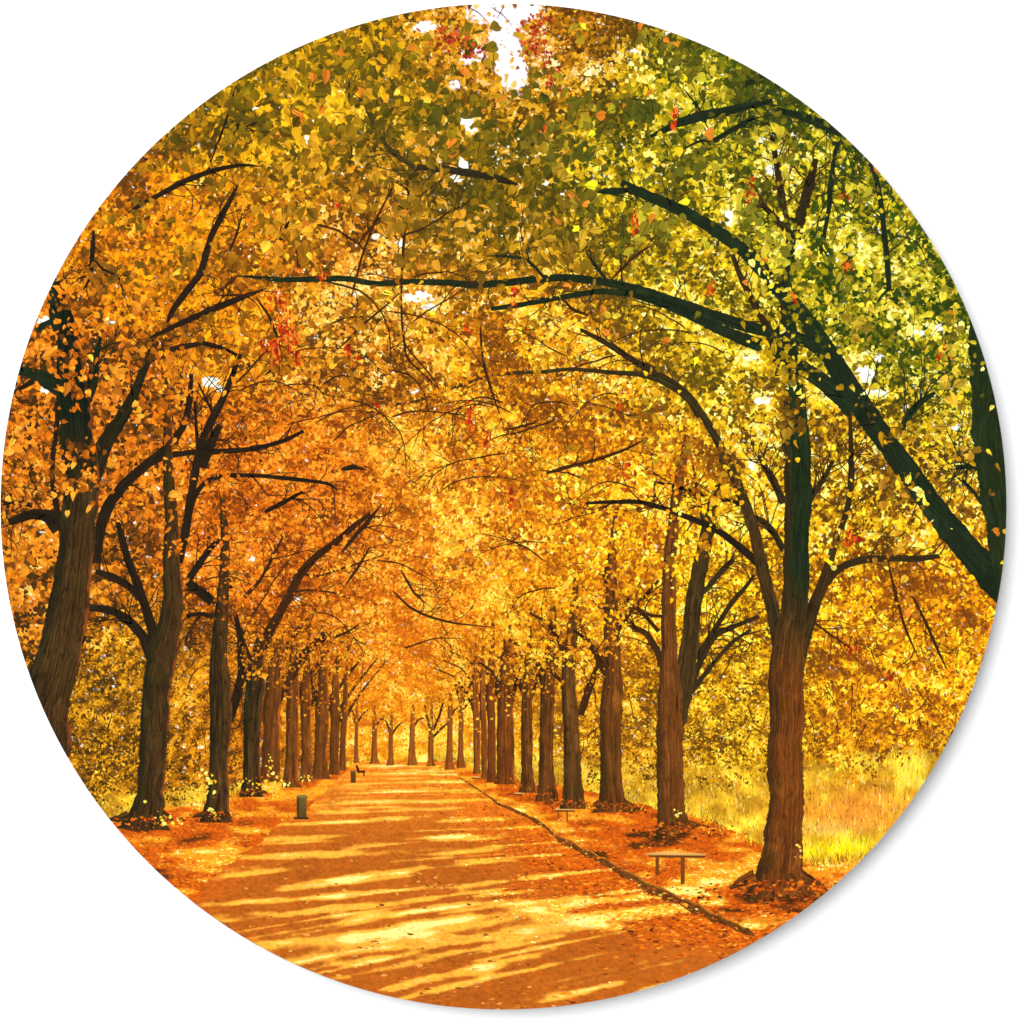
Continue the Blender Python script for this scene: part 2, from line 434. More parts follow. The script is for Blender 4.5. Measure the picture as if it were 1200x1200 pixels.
def path():
    ys = np.concatenate([np.arange(893, 960, .7), np.arange(960, 1188, 1.1)])
    nu = 520
    U = np.linspace(0, 1, nu)
    l, r = path_edges(ys)
    l = l + (vnoise(ys / 5, ys * 0, 17) - .5) * 10 * (ys - YH) / 120
    X = l[:, None] + (r - l)[:, None] * U[None]; Y = np.repeat(ys[:, None], nu, 1)
    x, y = X.ravel(), Y.ravel()
    u = np.tile(U, len(ys))
    lit = (sst(.62, .92, u + .25 * (fbm(x / 40, y / 14, 18) - .5)) * sst(1125, 1085, y) + .5 * sst(.12, .0, u)).clip(0, 1)[:, None]
    c = ground_col(x, y, lit * .85)
    return build('path', np.stack([x, y], 1), 85.0, c, grid_faces(nu, len(ys)), picture, 4)
path()

def verge_top(x):
    return np.interp(x, [0,120,140,200,250,300,350,400,425,470,540,570,620,680,760,830,880,950,1010,1060,1200], [965,960,957,945,938,922,910,899,891,890,893,905,915,926,945,960,985,1010,1005,985,960])
def verge(side):
    if side == 0: xs = np.arange(60, 440, 1.0)
    else: xs = np.arange(505, 1130, 1.0)
    nv = 210
    V = np.linspace(0, 1, nv)
    yt = verge_top(xs) + 4 * (vnoise(xs / 6, xs * 0, 19) - .5)
    if side == 0:
        yb = np.interp(xs, PL[::-1, 1], PL[::-1, 0]) + 12
    else:
        yb = np.interp(xs, PR[:, 1], PR[:, 0]) + 3
    yb = np.maximum(yb, yt + 1)
    X = np.repeat(xs[None], nv, 0); Y = yt[None] + (yb - yt)[None] * V[:, None]
    x, y = X.ravel(), Y.ravel()
    n = .55 * fbm(x / 60, y / 16, 20) + .45 * vnoise(x / 24, y / 6, 21) + .30 * (fbm((x + 1.4 * y) / 26, (y - .12 * x) / 4.5, 13, 2) - .5)
    for cx, cy, rx, ry, a in VLIT:  # sunlit and shaded patches of the verge, put into its colour
        n = n + a * np.exp(-(((x - cx) / rx) ** 2 + ((y - cy) / ry) ** 2))
    s = sst(.42, .68, n)[:, None]; hot = sst(.78, 1.1, n)[:, None]
    dk = sst(.30, .08, n)[:, None]
    c = lin((204, 92, 28)) * (1 - s) + lin((248, 156, 48)) * s
    c = c * (1 - hot) + lin((255, 232, 130)) * hot
    c = c * (1 - dk) + lin((84, 46, 16)) * dk
    c = c * (1 + .9 * (fbm(x / 2.6, y / 1.9, 22, 2) - .5)[:, None])
    return build('leafy_verge', np.stack([x, y], 1), 84.0, c, grid_faces(len(xs), nv), picture, 4)
VLIT = [(700,1003,22,7,-.5),(745,985,34,8,-.26),(790,972,34,9,-.45),(730,950,26,7,-.4),(690,962,20,6,-.3),(640,942,24,5,-.35),(600,932,18,4,-.3),(575,925,14,4,-.25),
        (905,1046,50,14,-.42),(945,1052,34,14,-.22),(870,1066,36,9,-.40),(940,1050,45,22,-.15),(800,1044,26,5,.95),(835,1058,22,4,.55),(860,1025,40,10,.32),(830,1035,30,6,.45),(660,973,18,3,.5),(610,950,14,3,.5),(575,920,10,3,.5),
        (756,1025,14,4,.35),(900,1000,30,12,.1),(980,1010,40,10,.25),(170,968,24,8,-.42),(215,990,14,8,-.24),(250,965,16,7,-.3),(290,942,16,6,-.2),(195,1022,26,10,-.2),(215,1032,22,8,-.16),
        (190,1000,40,7,.22),(255,1008,22,6,.40),(320,975,30,4,.35),(240,998,16,4,.45),(285,955,24,5,.2),(380,925,16,4,.35),(230,943,22,4,.4),(320,920,22,4,.3),(880,1085,14,3,.6),(900,1095,20,6,-.3)]
verge(0); verge(1)

def meadow(side):
    """sunlit grass beyond the trees: soft ground with upright blades"""
    if side == 0: xs = np.arange(60, 440, 1.6); top, bot, seed = (lambda v: np.interp(v, [60,140,250,330,440], [944,932,924,908,890])), 6, 3
    else: xs = np.arange(500, 1180, 1.6); top, bot, seed = (lambda v: np.interp(v, [500,560,640,720,800,880,960,1040,1100,1180], [884,888,893,893,896,898,890,880,868,850])), 6, 5
    nv = 80; V = np.linspace(0, 1, nv)
    yt = top(xs) + 8 * (fbm(xs / 9, xs * 0, seed) - .5); yb = np.maximum(verge_top(xs) + bot, yt + 4)
    X = np.repeat(xs[None], nv, 0); Y = yt[None] + (yb - yt)[None] * V[:, None]
    x, y = X.ravel(), Y.ravel()
    def col(x, y):
        n = fbm(x / 22, y / 13, seed + 6)
        a = lin((230, 178, 54)); b = lin((244, 212, 70)); d = lin((190, 140, 40))
        s = sst(.35, .65, n)[:, None]; c = d * (1 - s) + a * s
        s2 = sst(.55, .78, n)[:, None]; c = c * (1 - s2) + b * s2
        straw = np.exp(-(((x - 1010) / 75) ** 2 + ((y - 950) / 26) ** 2))[:, None]
        c = c * (1 - straw) + lin((238, 148, 56)) * straw
        g = np.exp(-(((x - 990) / 60) ** 2 + ((y - 998) / 13) ** 2))[:, None] * .9
        c = c * (1 - g) + lin((254, 230, 48)) * g
        pk = np.exp(-(((x - 965) / 40) ** 2 + ((y - 972) / 7) ** 2))[:, None] * .6
        c = c * (1 - pk) + lin((240, 176, 92)) * pk
        return c * (1 + .55 * (fbm(x / 7, y / 9, 15, 3) - .5) + .5 * (fbm(x / 30, y / 12, 16, 2) - .5))[:, None]
    c = col(x, y) * (1 + .5 * (fbm(x / 2.2, y / 5, seed + 8, 2) - .5)[:, None])
    o = build('meadow_grass', np.stack([x, y], 1), 80.0, c, grid_faces(len(xs), nv), picture, 4)
    o['kind'] = 'stuff'
    n = 9000 if side else 2600
    bx = rng.uniform(xs[0], xs[-1], n); t = rng.random(n)
    by = np.interp(bx, xs, yt) * (1 - t) + np.interp(bx, xs, yb - 4) * t
    h = np.interp(bx, [0, 440, 500, 900, 1000, 1180], [6, 4, 4, 7, 11, 20]) * rng.uniform(.4, 1.2, n)
    lean = rng.normal(0, .25, n) * h; w = rng.uniform(.4, .8, n)
    px = np.stack([bx - w, bx + w, bx + lean], 1); py = np.stack([by, by, by - h], 1)
    cc = col(bx, by) * rng.normal(1, .30, (n, 1)) * rng.normal(1, .08, (n, 3))
    cc = np.where(rng.random((n, 1)) < .07, lin((252, 216, 130)), cc)
    cc = np.repeat(cc[:, None], 3, 1) * np.array([.85, .85, 1.12])[None, :, None]
    ob = build('grass_blades', np.stack([px.ravel(), py.ravel()], 1), np.repeat(81 + 3 * rng.random(n), 3), cc.reshape(-1, 3), np.arange(3 * n), picture, 3)
    ob['kind'] = 'stuff'
meadow(0); meadow(1)

def kerb():
    c0 = np.array([(538,911,2),(560,925,3.5),(587,943,5),(617,956,6.5),(640,969,7.5),(650,980,8.5),(677,994,10),(697,1004,11),(733,1024,13),(767,1044,14),(800,1058,15),(833,1073,14),(862,1086,12),(882,1094,8)], float)
    t = np.linspace(0, len(c0) - 1, 380); p = np.stack([np.interp(t, np.arange(len(c0)), c0[:, k]) for k in range(3)], 1)
    nu = 14; U = np.linspace(-.5, .5, nu)
    h = p[:, 2] * (1 + .5 * (vnoise(t * 6, t * 0, 2) - .5))
    X = np.repeat(p[:, :1], nu, 1) + U[None] * h[:, None] * .25
    Y = p[:, 1:2] + U[None] * h[:, None] * .95 + (3 * (vnoise(t * 5, t * 0 + 4, 3) - .5) * p[:, 2] / 12)[:, None]
    x, y = X.ravel(), Y.ravel(); u = np.tile(U, len(t))
    top = sst(-.2, -.5, u)[:, None]
    c = lin((112, 64, 24)) * (1 - top) + lin((190, 118, 48)) * top
    c = c * (1 + 1.3 * (fbm(x / 4, y / 3, 8) - .5)[:, None])
    build('kerb', np.stack([x, y], 1), 99.6, c, grid_faces(nu, len(t)), picture, 4)
kerb()

def litter():
    """fallen leaves: dense on the verges and the right side of the path, sparse in the middle"""
    n = 52000
    x = rng.uniform(90, 1130, n); y = 893 + 295 * rng.random(n) ** .8
    l, r = path_edges(y); u = (x - l) / (r - l)
    on = (u > 0) & (u < 1)
    clump = fbm(x / 36, y / 14, 5)
    dens = np.where(on, sst(.55, .95, u + .5 * (clump - .5)) * .9 * sst(1150, 1080, y + (1 - u) * 120) + .020, .55)
    dens = np.where(y < verge_top(x) + 2, 0, dens)
    dens = np.where((~on) & (x > 950) & (y < 1000), 0, dens)
    k = rng.random(n) < dens
    x, y, on, u = x[k], y[k], on[k], u[k]
    size = np.clip((y - YH) * .026 + .9, 1.2, 8.5) * rng.uniform(.6, 1.3, len(x))
    L = light_on_path(x, y)
    nv = .55 * fbm(x / 60, y / 16, 20) + .45 * vnoise(x / 24, y / 6, 21)
    for cx, cy, rx, ry, a in VLIT:
        nv = nv + a * np.exp(-(((x - cx) / rx) ** 2 + ((y - cy) / ry) ** 2))
    s = np.where(on, sst(.50, .74, L), sst(.40, .66, nv))[:, None]
    dk = np.where(on, 0, sst(.30, .05, nv))[:, None]
    base = np.array([lin(c) for c in [(218,96,28),(234,118,38),(184,76,24),(240,144,50),(140,60,20)]])[rng.integers(0, 5, len(x))]
    lit = np.array([lin(c) for c in [(252,178,58),(255,214,88),(240,138,42),(255,232,130)]])[rng.integers(0, 4, len(x))]
    c = base * (1 - s) + lit * s; c = c * (1 - .6 * dk)
    sparse = on & (u < .6)
    c = np.where(sparse[:, None], np.where(rng.random((len(x), 1)) < .5, lin((236, 158, 76)), lin((150, 82, 32))), c)
    xy, dp, cc, f, fn = leaves(x, y, size, c * rng.normal(1, .14, (len(x), 1)), 93 + 7.6 * rng.random(len(x)), 0, True)
    # lying flat on the ground: low and wide
    xy = xy.reshape(-1, 6, 2); xy[:, :, 1] = y[:, None] + (xy[:, :, 1] - y[:, None]) * .5; xy[:, :, 0] = x[:, None] + (xy[:, :, 0] - x[:, None]) * 1.25
    o = build('fallen_leaves', xy.reshape(-1, 2), dp, cc, f, picture, fn)
    o['kind'] = 'stuff'
litter()

# ------------------------------------------------------------------ trunks and branches
def resample(P, step):
    P = np.array(P, float)
    seg = np.hypot(np.diff(P[:, 0]), np.diff(P[:, 1])); s = np.concatenate([[0], np.cumsum(seg)])
    n = max(4, int(s[-1] / step)); t = np.linspace(0, s[-1], n)
    # Catmull-like smoothing: interpolate then blur lightly
    Q = np.stack([np.interp(t, s, P[:, k]) for k in range(P.shape[1])], 1)
    wid = max(1, int(min(seg.mean() * .5, 26) / step))
    if wid > 1 and n > 2 * wid + 2:
        pad = np.concatenate([2 * Q[0] - Q[wid:0:-1], Q, 2 * Q[-1] - Q[-2:-wid - 2:-1]])
        ker = np.hanning(2 * wid + 3)[1:-1]; ker /= ker.sum()
        Q2 = np.stack([np.convolve(pad[:, k], ker, 'valid') for k in range(P.shape[1])], 1)
        Q = Q2
    return Q, t

def ribbon(P, style, step=1.1):
    """limb outline: centreline points (x, y, width) -> xy, col, faces"""
    Q, s = resample(P, step)
    d = np.gradient(Q[:, :2], axis=0); d /= np.maximum(np.hypot(d[:, 0], d[:, 1]), 1e-6)[:, None]
    if style.get('upright', True):
        Q = Q.copy(); wob = (fbm(s / 42 + style['seed'], s * 0, 14, 2) - .5) * Q[:, 2] * .10; Q[:, 0] += wob
        Q[:, 2] *= .88 * (1 + .06 * (vnoise(s / 24 + style['seed'], s * 0 + 2, 15) - .5))
    nrm = np.stack([-d[:, 1], d[:, 0]], 1)
    flip = np.where(nrm[:, 0] < 0, -1.0, 1.0) if style.get('upright', True) else np.ones(len(s))
    if np.mean(flip) < 0: nrm = -nrm                       # +1 side faces right (trunks)
    w = Q[:, 2] / 2; wm = max(w.max(), .6)
    so = style['seed']
    nu = int(np.clip(wm * 2 / 1.1, 4, 64)); U = np.linspace(-1, 1, nu)
    rough = style.get('rough', .07)
    el = 1 + rough * 2 * (fbm(s / (6 + wm * .3), s * 0 + so, 1) - .5) * 2 + rough * (vnoise(s / 2.5, s * 0 + so + 3, 4) - .5)
    er = 1 + rough * 2 * (fbm(s / (6 + wm * .3), s * 0 + so + 9, 2) - .5) * 2 + rough * (vnoise(s / 2.5, s * 0 + so + 5, 5) - .5)
    E = np.where(U[None] < 0, el[:, None], er[:, None])
    off = U[None] * w[:, None] * E
    X = Q[:, 0:1] + nrm[:, 0:1] * off; Y = Q[:, 1:2] + nrm[:, 1:2] * off
    SS = np.repeat(s[:, None], nu, 1); UU = np.repeat(U[None], len(s), 0)
    x, y, u, ss = X.ravel(), Y.ravel(), UU.ravel(), SS.ravel()
    a = np.arcsin(np.clip(u, -1, 1))                        # bark ridges crowd towards the edges
    fu = style.get('furrow', 4.4) * max(1.0, wm / 12)
    ridges = .6 * vnoise(a * fu * 1.6 + so * 3 + .22 * vnoise(ss / 40, u * 2, 6), ss / 48, 7) + .4 * vnoise(a * fu * 3.4 + so, ss / 17, 8)
    tone_ = 1 + style.get('bark', .9) * (ridges - .5) * 1.6 + .35 * (fbm(x / 18, y / 26, 9) - .5)
    ck = np.abs(2 * vnoise(a * fu * 1.5 + so * 5 + .25 * vnoise(ss / 18, u * 3, 15), ss / 26, 16) - 1)
    tone_ = tone_ * (1 - .5 * style.get('bark', .9) * sst(.22, .03, ck) * sst(3, 9, wm)) * (1 + .22 * sst(.25, .45, ck) * sst(.8, .4, ck))
    tone_ = tone_ * (1 + .3 * (vnoise(x / 1.6, y / 2.2, 10) - .5))
    c = lin(style['base'])[None] * np.ones((len(x), 1))
    if 'top' in style:
        y0, y1 = style['topy']; t = sst(y1, y0, y)[:, None]
        c = c * (1 - t) + lin(style['top']) * t
    if 'shade' in style:                                    # dark side of the printed trunk: shade and mossy tint put into the ink
        t = sst(-.1, -.95, u + .5 * (fbm(x / 14, y / 30, 11) - .5))[:, None] * style.get('shk', .8)
        c = c * (1 - t) + lin(style['shade']) * t
    moss = (sst(.55, .75, fbm(x / 26 + style['seed'], y / 40, 17, 3)) * .45)[:, None] * (wm > 7); pale = (sst(.58, .8, fbm(x / 9 + 50, y / 22 + style['seed'], 18, 3)) * .40)[:, None] * (wm > 7)
    c = c * (1 - moss) + c * np.array([.62, .86, .60]) * moss; c = c * (1 + pale)
    c = c * tone_[:, None]
    if 'rim' in style:  # warm rim light on the trunk's right edge, put into the ink
        e = style.get('rimw', .18)
        t = (.9 * sst(1 - e, 1 - e * .3, u + .34 * (fbm(ss / 9, u * 1.5 + so, 12, 2) - .5)) * (.35 + .75 * ridges) * sst(.28, .6, vnoise(ss / 26, ss * 0 + so + 2, 13) + style.get('rimk', .1)))[:, None]
        c = c * (1 - t) + lin(style['rim']) * t
    return np.stack([x, y], 1), c, grid_faces(nu, len(s))

def twigs(P, style, n, length, spread=.9, w0=2.2, up=0.0):
    """fine side twigs growing off a limb, each with a fork or two; kept in the limb's own mesh"""
    Q, s = resample(P, 4.0); out = []
    if len(s) < 8: return out
    for _ in range(n):
        i = rng.integers(len(s) // 4, len(s) - 1); q = Q[i]; dd = Q[min(i + 1, len(s) - 1), :2] - Q[max(i - 1, 0), :2]
        a = math.atan2(dd[1], dd[0]) + rng.choice([-1, 1]) * rng.uniform(.35, spread)
        L = length * rng.uniform(.4, 1.2); w = min(w0, max(1.0, q[2] * .45)) * rng.uniform(.6, 1)
        def grow(x, y, a, L, w, lev):
            pts = [(x, y, w)]; m = 6; bend = rng.normal(0, .13)
            for k in range(m):
                a += bend + rng.normal(0, .14) + .03 * (1 if math.sin(a) < .6 else 0) * (1 - up)
                x += math.cos(a) * L / m; y += math.sin(a) * L / m
                pts.append((x, y, w * (1 - .62 * (k + 1) / m)))
                if lev < 2 and k in (2, 4) and rng.random() < .6:
                    grow(x, y, a + rng.choice([-1, 1]) * rng.uniform(.4, .9), L * .5, w * .7, lev + 1)
            out.append(pts)
        grow(q[0], q[1], a, L, w, 0)
    return out

def join(parts):
    xs, cs, fs, o = [], [], [], 0
    for xy, c, f in parts:
        xs.append(xy); cs.append(c); fs.append(f + o); o += len(xy)
    return np.concatenate(xs), np.concatenate(cs), np.concatenate(fs)

_seed = [0]
def style(**k):
    _seed[0] += 1; k['seed'] = _seed[0] * 1.37; return k

LEFT = dict(base=(74, 51, 23), shade=(32, 34, 15), rim=(156, 78, 38), rimw=.17, rimk=.02, bark=1.05)
LEFT_FAR = dict(base=(112, 62, 24), shade=(66, 42, 16), rim=(206, 104, 44), rimw=.24, rimk=.02, bark=.7)
RIGHT = dict(base=(110, 63, 24), shade=(60, 40, 17), bark=.85)
RIGHT_FAR = dict(base=(118, 62, 22), shade=(74, 44, 18), rim=(214, 112, 44), rimw=.2, rimk=.0, bark=.7)
GREEN = dict(base=(38, 50, 24), bark=.5)
BR_L = dict(base=(42, 30, 16), bark=.6, upright=False, rough=.08)
BR_M = dict(base=(66, 38, 16), bark=.5, upright=False, rough=.08)
BR_R = dict(base=(32, 44, 24), bark=.5, upright=False, rough=.07)
BR_RB = dict(base=(56, 42, 20), bark=.6, upright=False, rough=.07)
TREES = []; BOUGHS = []; TIPS = []; STRONG = []
def tree(label, stems, branches, depth, crown_at, tw=(10, 44)):
    """stems: list of (points, style) joined into the trunk; branches: list of (points, style), each a child of the trunk"""
    parts = [ribbon(p, style(**st)) for p, st in stems]
    # every stem of one tree at its own height, so that no two lie in one plane
    xy, c, f = join(parts)
    dp = np.concatenate([np.full(len(p[0]), depth - .9 * i) for i, p in enumerate(parts)])
    t = build('tree', xy, dp, c, f, picture, 4)
    t['label'] = label
    b0 = stems[0][0][0]
    if depth > 129 and b0[1] > 930 and len(b0) and 100 < b0[0] < 1000:
        for q in (-.34, -.12, .14, .34):
            ww = b0[2]; x0 = b0[0] + q * ww * .72; y0 = b0[1] - ww * .22; a = math.atan2(1.0, q * 5) + rng.normal(0, .15); L = ww * rng.uniform(.22, .36); pts = []
            for k in range(5):
                pts.append((x0, y0, ww * .17 * (1 - .2 * k) + .6)); a += rng.normal(0, .2); x0 += math.cos(a) * L / 4; y0 += math.sin(a) * L / 4 * .62
            xy, c, f = ribbon(pts, style(**dict(stems[0][1], upright=False, base=tuple(np.array(stems[0][1]['base']) * 1.0), rough=.14)))
            build('root', xy, depth + .5 + .2 * q, c, f, t, 4)
    for j, (p, st) in enumerate(branches):
        sty = style(**st)
        ps = [ribbon(p, sty)]
        tws = twigs(p, sty, tw[0], tw[1])
        for q in tws:
            s2 = dict(sty); s2['base'] = tuple(np.clip(np.array(sty['base']) * 1.15 + (12, 2, 0), 0, 255)); s2['seed'] = rng.random() * 50
            ps.append(ribbon(q, s2, 1.6))
        xy, c, f = join(ps)
        dpb = np.concatenate([np.full(len(p[0]), depth - 3 - .25 * j - (.15 * i if i else 0) % .7) for i, p in enumerate(ps)])
        build('branch', xy, dpb, c, f, t, 4)
    for p, st in stems: TIPS.append(np.array(resample(p, 3.0)[0])[-int(max(4, len(resample(p, 3.0)[0]) * .3)):])
    for p, st in (stems if depth > 137 else []) + branches:
        if max(q[2] for q in p) > 3 and depth > 119: BOUGHS.append(resample(p, 4.0)[0])
    if label.startswith('great'): STRONG.extend(resample(p, 4.0)[0] for p, st in branches[:3])
    if label.startswith('tall trunk second'): STRONG.extend([resample(stems[1][0], 4.0)[0], resample(branches[2][0], 4.0)[0], resample(branches[3][0], 4.0)[0], resample(branches[0][0], 4.0)[0]])
    if label.startswith(('thick dark', 'tall grooved')): STRONG.extend(resample(p, 4.0)[0] for p, st in branches[:7])
    TREES.append((t, crown_at))
    return t

# far end of the avenue: small trunks across the end of the path
for i, (x, w, yb, yt) in enumerate([(417.5,5,892,842),(438.5,7,893,848),(458,6,895,856),(483,8,895,848),(505,7,896,848),(527,8,900,835),(540,7,898,815)]):
    br = []
    if i in (4, 6):
        br = [([(x, yt + 8, 4), (x - 5, yt - 8, 3), (x - 7, yt - 22, 2)], BR_M), ([(x + 1, yt + 10, 4), (x + 9, yt - 6, 3), (x + 14, yt - 24, 2)], BR_M), ([(x + 2, yt + 16, 3), (x + 14, yt + 4, 2.4), (x + 24, yt - 4, 1.5)], BR_M)]
    elif i % 2:
        br = [([(x + 1, yt + 5, 3), (x + 7, yt - 5, 2), (x + 15, yt - 7, 1.2)], BR_M)]
    else:
        br = [([(x, yt + 6, 3.5), (x - 4, yt - 8, 2), (x - 10, yt - 18, 1.2)], BR_M), ([(x + 1, yt + 5, 3), (x + 8, yt - 6, 2), (x + 14, yt - 10, 1.2)], BR_M)]
    tree('small trunk at the far end of the path, %s of the seven from the left' % ['first','second','third','fourth','fifth','sixth','last'][i],
         [([(x + .5, yb + 2, w * 1.9), (x, yb - 6, w * 1.2), (x, yb - 22, w), (x + .5, yt, w * .9), (x + 1, yt - 22, w * .4)], dict(RIGHT_FAR, rough=.1, base=(146,80,30), shade=(110,62,24)))], br, 100, (x, yt - 30), (2, 14))

# left row, far to near
LROW = [  # x, base width, base y, trunk width, fork y, lean
 (401,8,901,8,840,3,'slim trunk nearest the far bench in the left row'),
 (391.5,13,906,12,836,1,'trunk behind the far litter bin in the left row'),
 (376,20,911,17,832,1,'reddish trunk with pale rims in the left row, one before the bin'),
 (358.5,15,914,13,826,0,'narrow trunk in the left row between two broader ones'),
 (341.5,20,921,16,818,1,'straight trunk behind the green litter bin on the left'),
]
for x, bw, by, w, fy, ln, lab in LROW:
    tree(lab, [([(x, by + 2, bw * 1.35), (x, by - 8, bw), (x + ln * .3, by - 35, w), (x + ln, fy, w * 1.05), (x + ln + 1, fy - 45, w * .7), (x + ln + 4, fy - 85, w * .3)], LEFT_FAR)],
         [([(x + 3, fy + 4, w * .5), (x + 14, fy - 18, w * .36), (x + 34, fy - 44, w * .22), (x + 52, fy - 66, 1.2)], BR_M), ([(x - 1, fy + 6, w * .4), (x - 8, fy - 16, w * .3), (x - 12, fy - 42, 1.4)], BR_M)],
         102 + (by - 900) * .2, (x + 22, fy - 55), (4, 26))
tree('forked trunk of the left row with a long limb rising to the right',
     [([(317,917,32),(317,908,25),(318,860,22),(319,815,24),(322,785,20),(330,750,14)], LEFT_FAR)],
     [([(322,822,15),(336,800,13),(352,772,10),(366,756,8),(380,742,6)], BR_M), ([(318,800,10),(331,770,9),(342,748,7),(352,735,5)], BR_M), ([(350,772,5),(378,752,4),(404,742,3),(420,733,1.5)], BR_M)], 131, (380,690), (7, 36))
tree('trunk of the left row with dark bark and pale rim, second of the joined pair',
     [([(295,934,34),(295,922,25),(294,880,22),(297,830,24),(299,800,27),(300,778,22),(306,748,12)], LEFT)],
     [([(290,800,13),(301,775,12),(318,735,11),(338,700,10.5),(352,672,10),(370,652,9),(395,634,8),(420,612,6),(437,600,4)], BR_M),
      ([(352,672,3),(372,676,2.6),(395,668,2.4),(420,660,2),(450,650,1.4)], BR_M), ([(342,694,3),(362,691,2.4),(390,694,2),(410,702,1.3)], BR_M),
      ([(302,790,6),(288,760,4),(283,735,2.5)], BR_L), ([(286,700,5),(304,682,4),(318,655,3),(332,628,2)], BR_M)], 134, (360,620), (9, 44))
tree('third trunk from the left rim, beside the yellow seedlings',
     [([(252,964,46),(252,952,33),(255,925,27),(256,880,25),(258,840,31),(258,810,30),(257,780,24),(258,735,19),(262,690,15),(264,640,13),(262,600,9),(258,560,5)], LEFT)],
     [([(266,845,13),(278,815,11),(283,790,9),(282,750,8),(276,720,5)], BR_L), ([(252,708,11),(240,698,12),(228,688,11),(220,682,9)], BR_L), ([(250,722,6),(234,719,5),(218,722,4)], BR_L),
      ([(222,678,8),(234,660,8),(248,640,7),(258,632,4)], BR_L), ([(270,690,5),(262,645,3),(262,600,2)], BR_L)], 138, (290,560), (7, 40))
tree('tall grooved trunk second from the left rim, with spreading forks',
     [([(170,972,78),(170,962,50),(174,945,38),(177,910,35),(181,860,37),(184,810,37),(190,765,43),(200,730,30),(202,700,27),(201,650,22),(200,600,17),(197,555,14),(196,500,12),(193,440,9),(190,400,4)], LEFT)],
     [([(184,772,18),(180,745,12),(172,715,11),(160,682,10),(147,648,9),(138,612,6)], BR_L), ([(178,770,15),(168,746,12),(150,726,11),(130,715,9),(100,711,8)], BR_L), ([(168,705,8),(150,686,9),(132,676,9),(112,670,7)], BR_L),
      ([(210,660,8),(218,620,10),(224,580,10),(230,545,10),(236,518,9),(248,492,9),(262,466,8),(273,438,6),(282,415,4)], BR_L), ([(226,588,6),(233,572,6),(245,562,6),(262,557,5.5),(300,557,5),(350,562,5),(384,566,4),(396,574,2)], BR_L),
      ([(232,530,4),(230,500,4),(228,470,3)], BR_L), ([(236,548,13),(246,520,12),(258,498,8)], BR_L), ([(250,485,4),(240,465,3),(232,448,2)], BR_L), ([(100,745,6),(85,770,5),(60,790,3)], BR_L)], 143, (220,430), (8, 50))
tree('thick dark trunk cut by the left rim, mossy and twisted with a heavy fork',
     [([(40,880,100),(48,840,76),(62,800,66),(74,750,58),(82,700,51),(88,650,48),(93,600,47),(95,560,46),(92,520,46),(87,480,44),(82,440,38),(80,400,28),(76,360,18),(66,330,12)], dict(LEFT, top=(22, 32, 16), topy=(470, 640)))],
     [([(108,560,20),(120,525,20),(132,505,17),(150,478,14),(162,450,11),(172,425,9),(184,400,7)], dict(BR_L, base=(44,38,18))), ([(112,660,10),(118,615,13),(128,590,13),(148,565,12),(170,546,11),(192,528,10),(208,512,9),(218,492,8),(223,465,7),(224,438,5)], BR_L),
      ([(172,545,7),(195,534,7),(222,530,7),(260,529,6.5),(300,526,6),(335,516,5),(356,505,4)], BR_L), ([(72,455,26),(58,447,20),(44,440,15),(28,434,11),(14,438,6)], BR_R), ([(40,446,7),(30,452,6),(16,460,3)], BR_L),
      ([(80,650,9),(72,620,8),(65,590,7),(61,560,6),(62,530,6),(67,500,6),(68,455,5),(70,410,3)], BR_L), ([(70,620,20),(58,604,16),(40,602,12),(10,612,8)], BR_L), ([(38,592,6),(20,589,5),(4,590,4)], BR_L),
      ([(92,480,20),(108,450,14),(112,420,8),(118,395,4)], dict(BR_L, base=(26,36,20))), ([(72,390,18),(64,370,14),(60,345,10),(62,325,6)], BR_R), ([(172,425,8),(190,412,7),(215,406,7),(240,402,6),(262,408,4),(278,416,3)], BR_L), ([(42,386,9),(54,380,8),(70,372,5)], BR_R)], 146, (110,330), (9, 55))

# right row, far to near
RROW = [
 (559,10,905,9,835,-2,'slim brown trunk leaning at the head of the right row'),
 (567.5,9,911,8,825,-2,'thin rusty trunk squeezed against its neighbours in the right row'),
 (576,14,915,11,815,-1,'rust brown trunk of the right row with a bright gap beside it'),
 (592,29,917,22,822,0,'broad dark trunk of the right row beside the thin rusty ones'),
 (617.5,22,927,15,815,0,'upright trunk of the right row behind the little far bench'),
 (640,32,937,19,800,2,'trunk of the right row with a dark flared foot'),
]
for x, bw, by, w, fy, ln, lab in RROW:
    tree(lab, [([(x, by + 2, bw * 1.05), (x, by - 6, bw * .85), (x, by - 26, w * 1.05), (x, by - 60, w), (x + ln, fy, w), (x + ln * 2 + 2, fy - 40, w * .8), (x + ln * 2 + 4, fy - 90, w * .4)], dict(RIGHT_FAR, base=(138,74,28)) if by < 914 else RIGHT_FAR if by < 920 else dict(RIGHT, base=(108,62,24)))],
         [([(x - 1, fy + 4, w * .5), (x - 12, fy - 22, w * .32), (x - 26, fy - 42, w * .22), (x - 50, fy - 52, 1.3)], BR_M), ([(x + 2, fy + 8, w * .5), (x + 10, fy - 16, w * .34), (x + 18, fy - 40, 1.6)], BR_M)],
         102 + (by - 900) * .2, (x - 14, fy - 60), (5, 30))
tree('trunk of the right row with a limb forking off to the right, above the small bench',
     [([(671,948,36),(671,942,29),(671,915,24),(670,870,22),(668,830,21),(666,800,19),(668,760,17),(672,715,11),(676,670,6)], dict(RIGHT, base=(98,62,26)))],
     [([(680,838,8),(686,820,9),(692,802,9),(698,785,6),(706,768,3)], BR_M), ([(664,775,8),(655,750,6),(640,728,4),(620,718,2)], BR_M), ([(660,800,5),(640,782,4),(615,770,3),(590,762,1.5)], BR_M)], 130, (650,690), (7, 40))
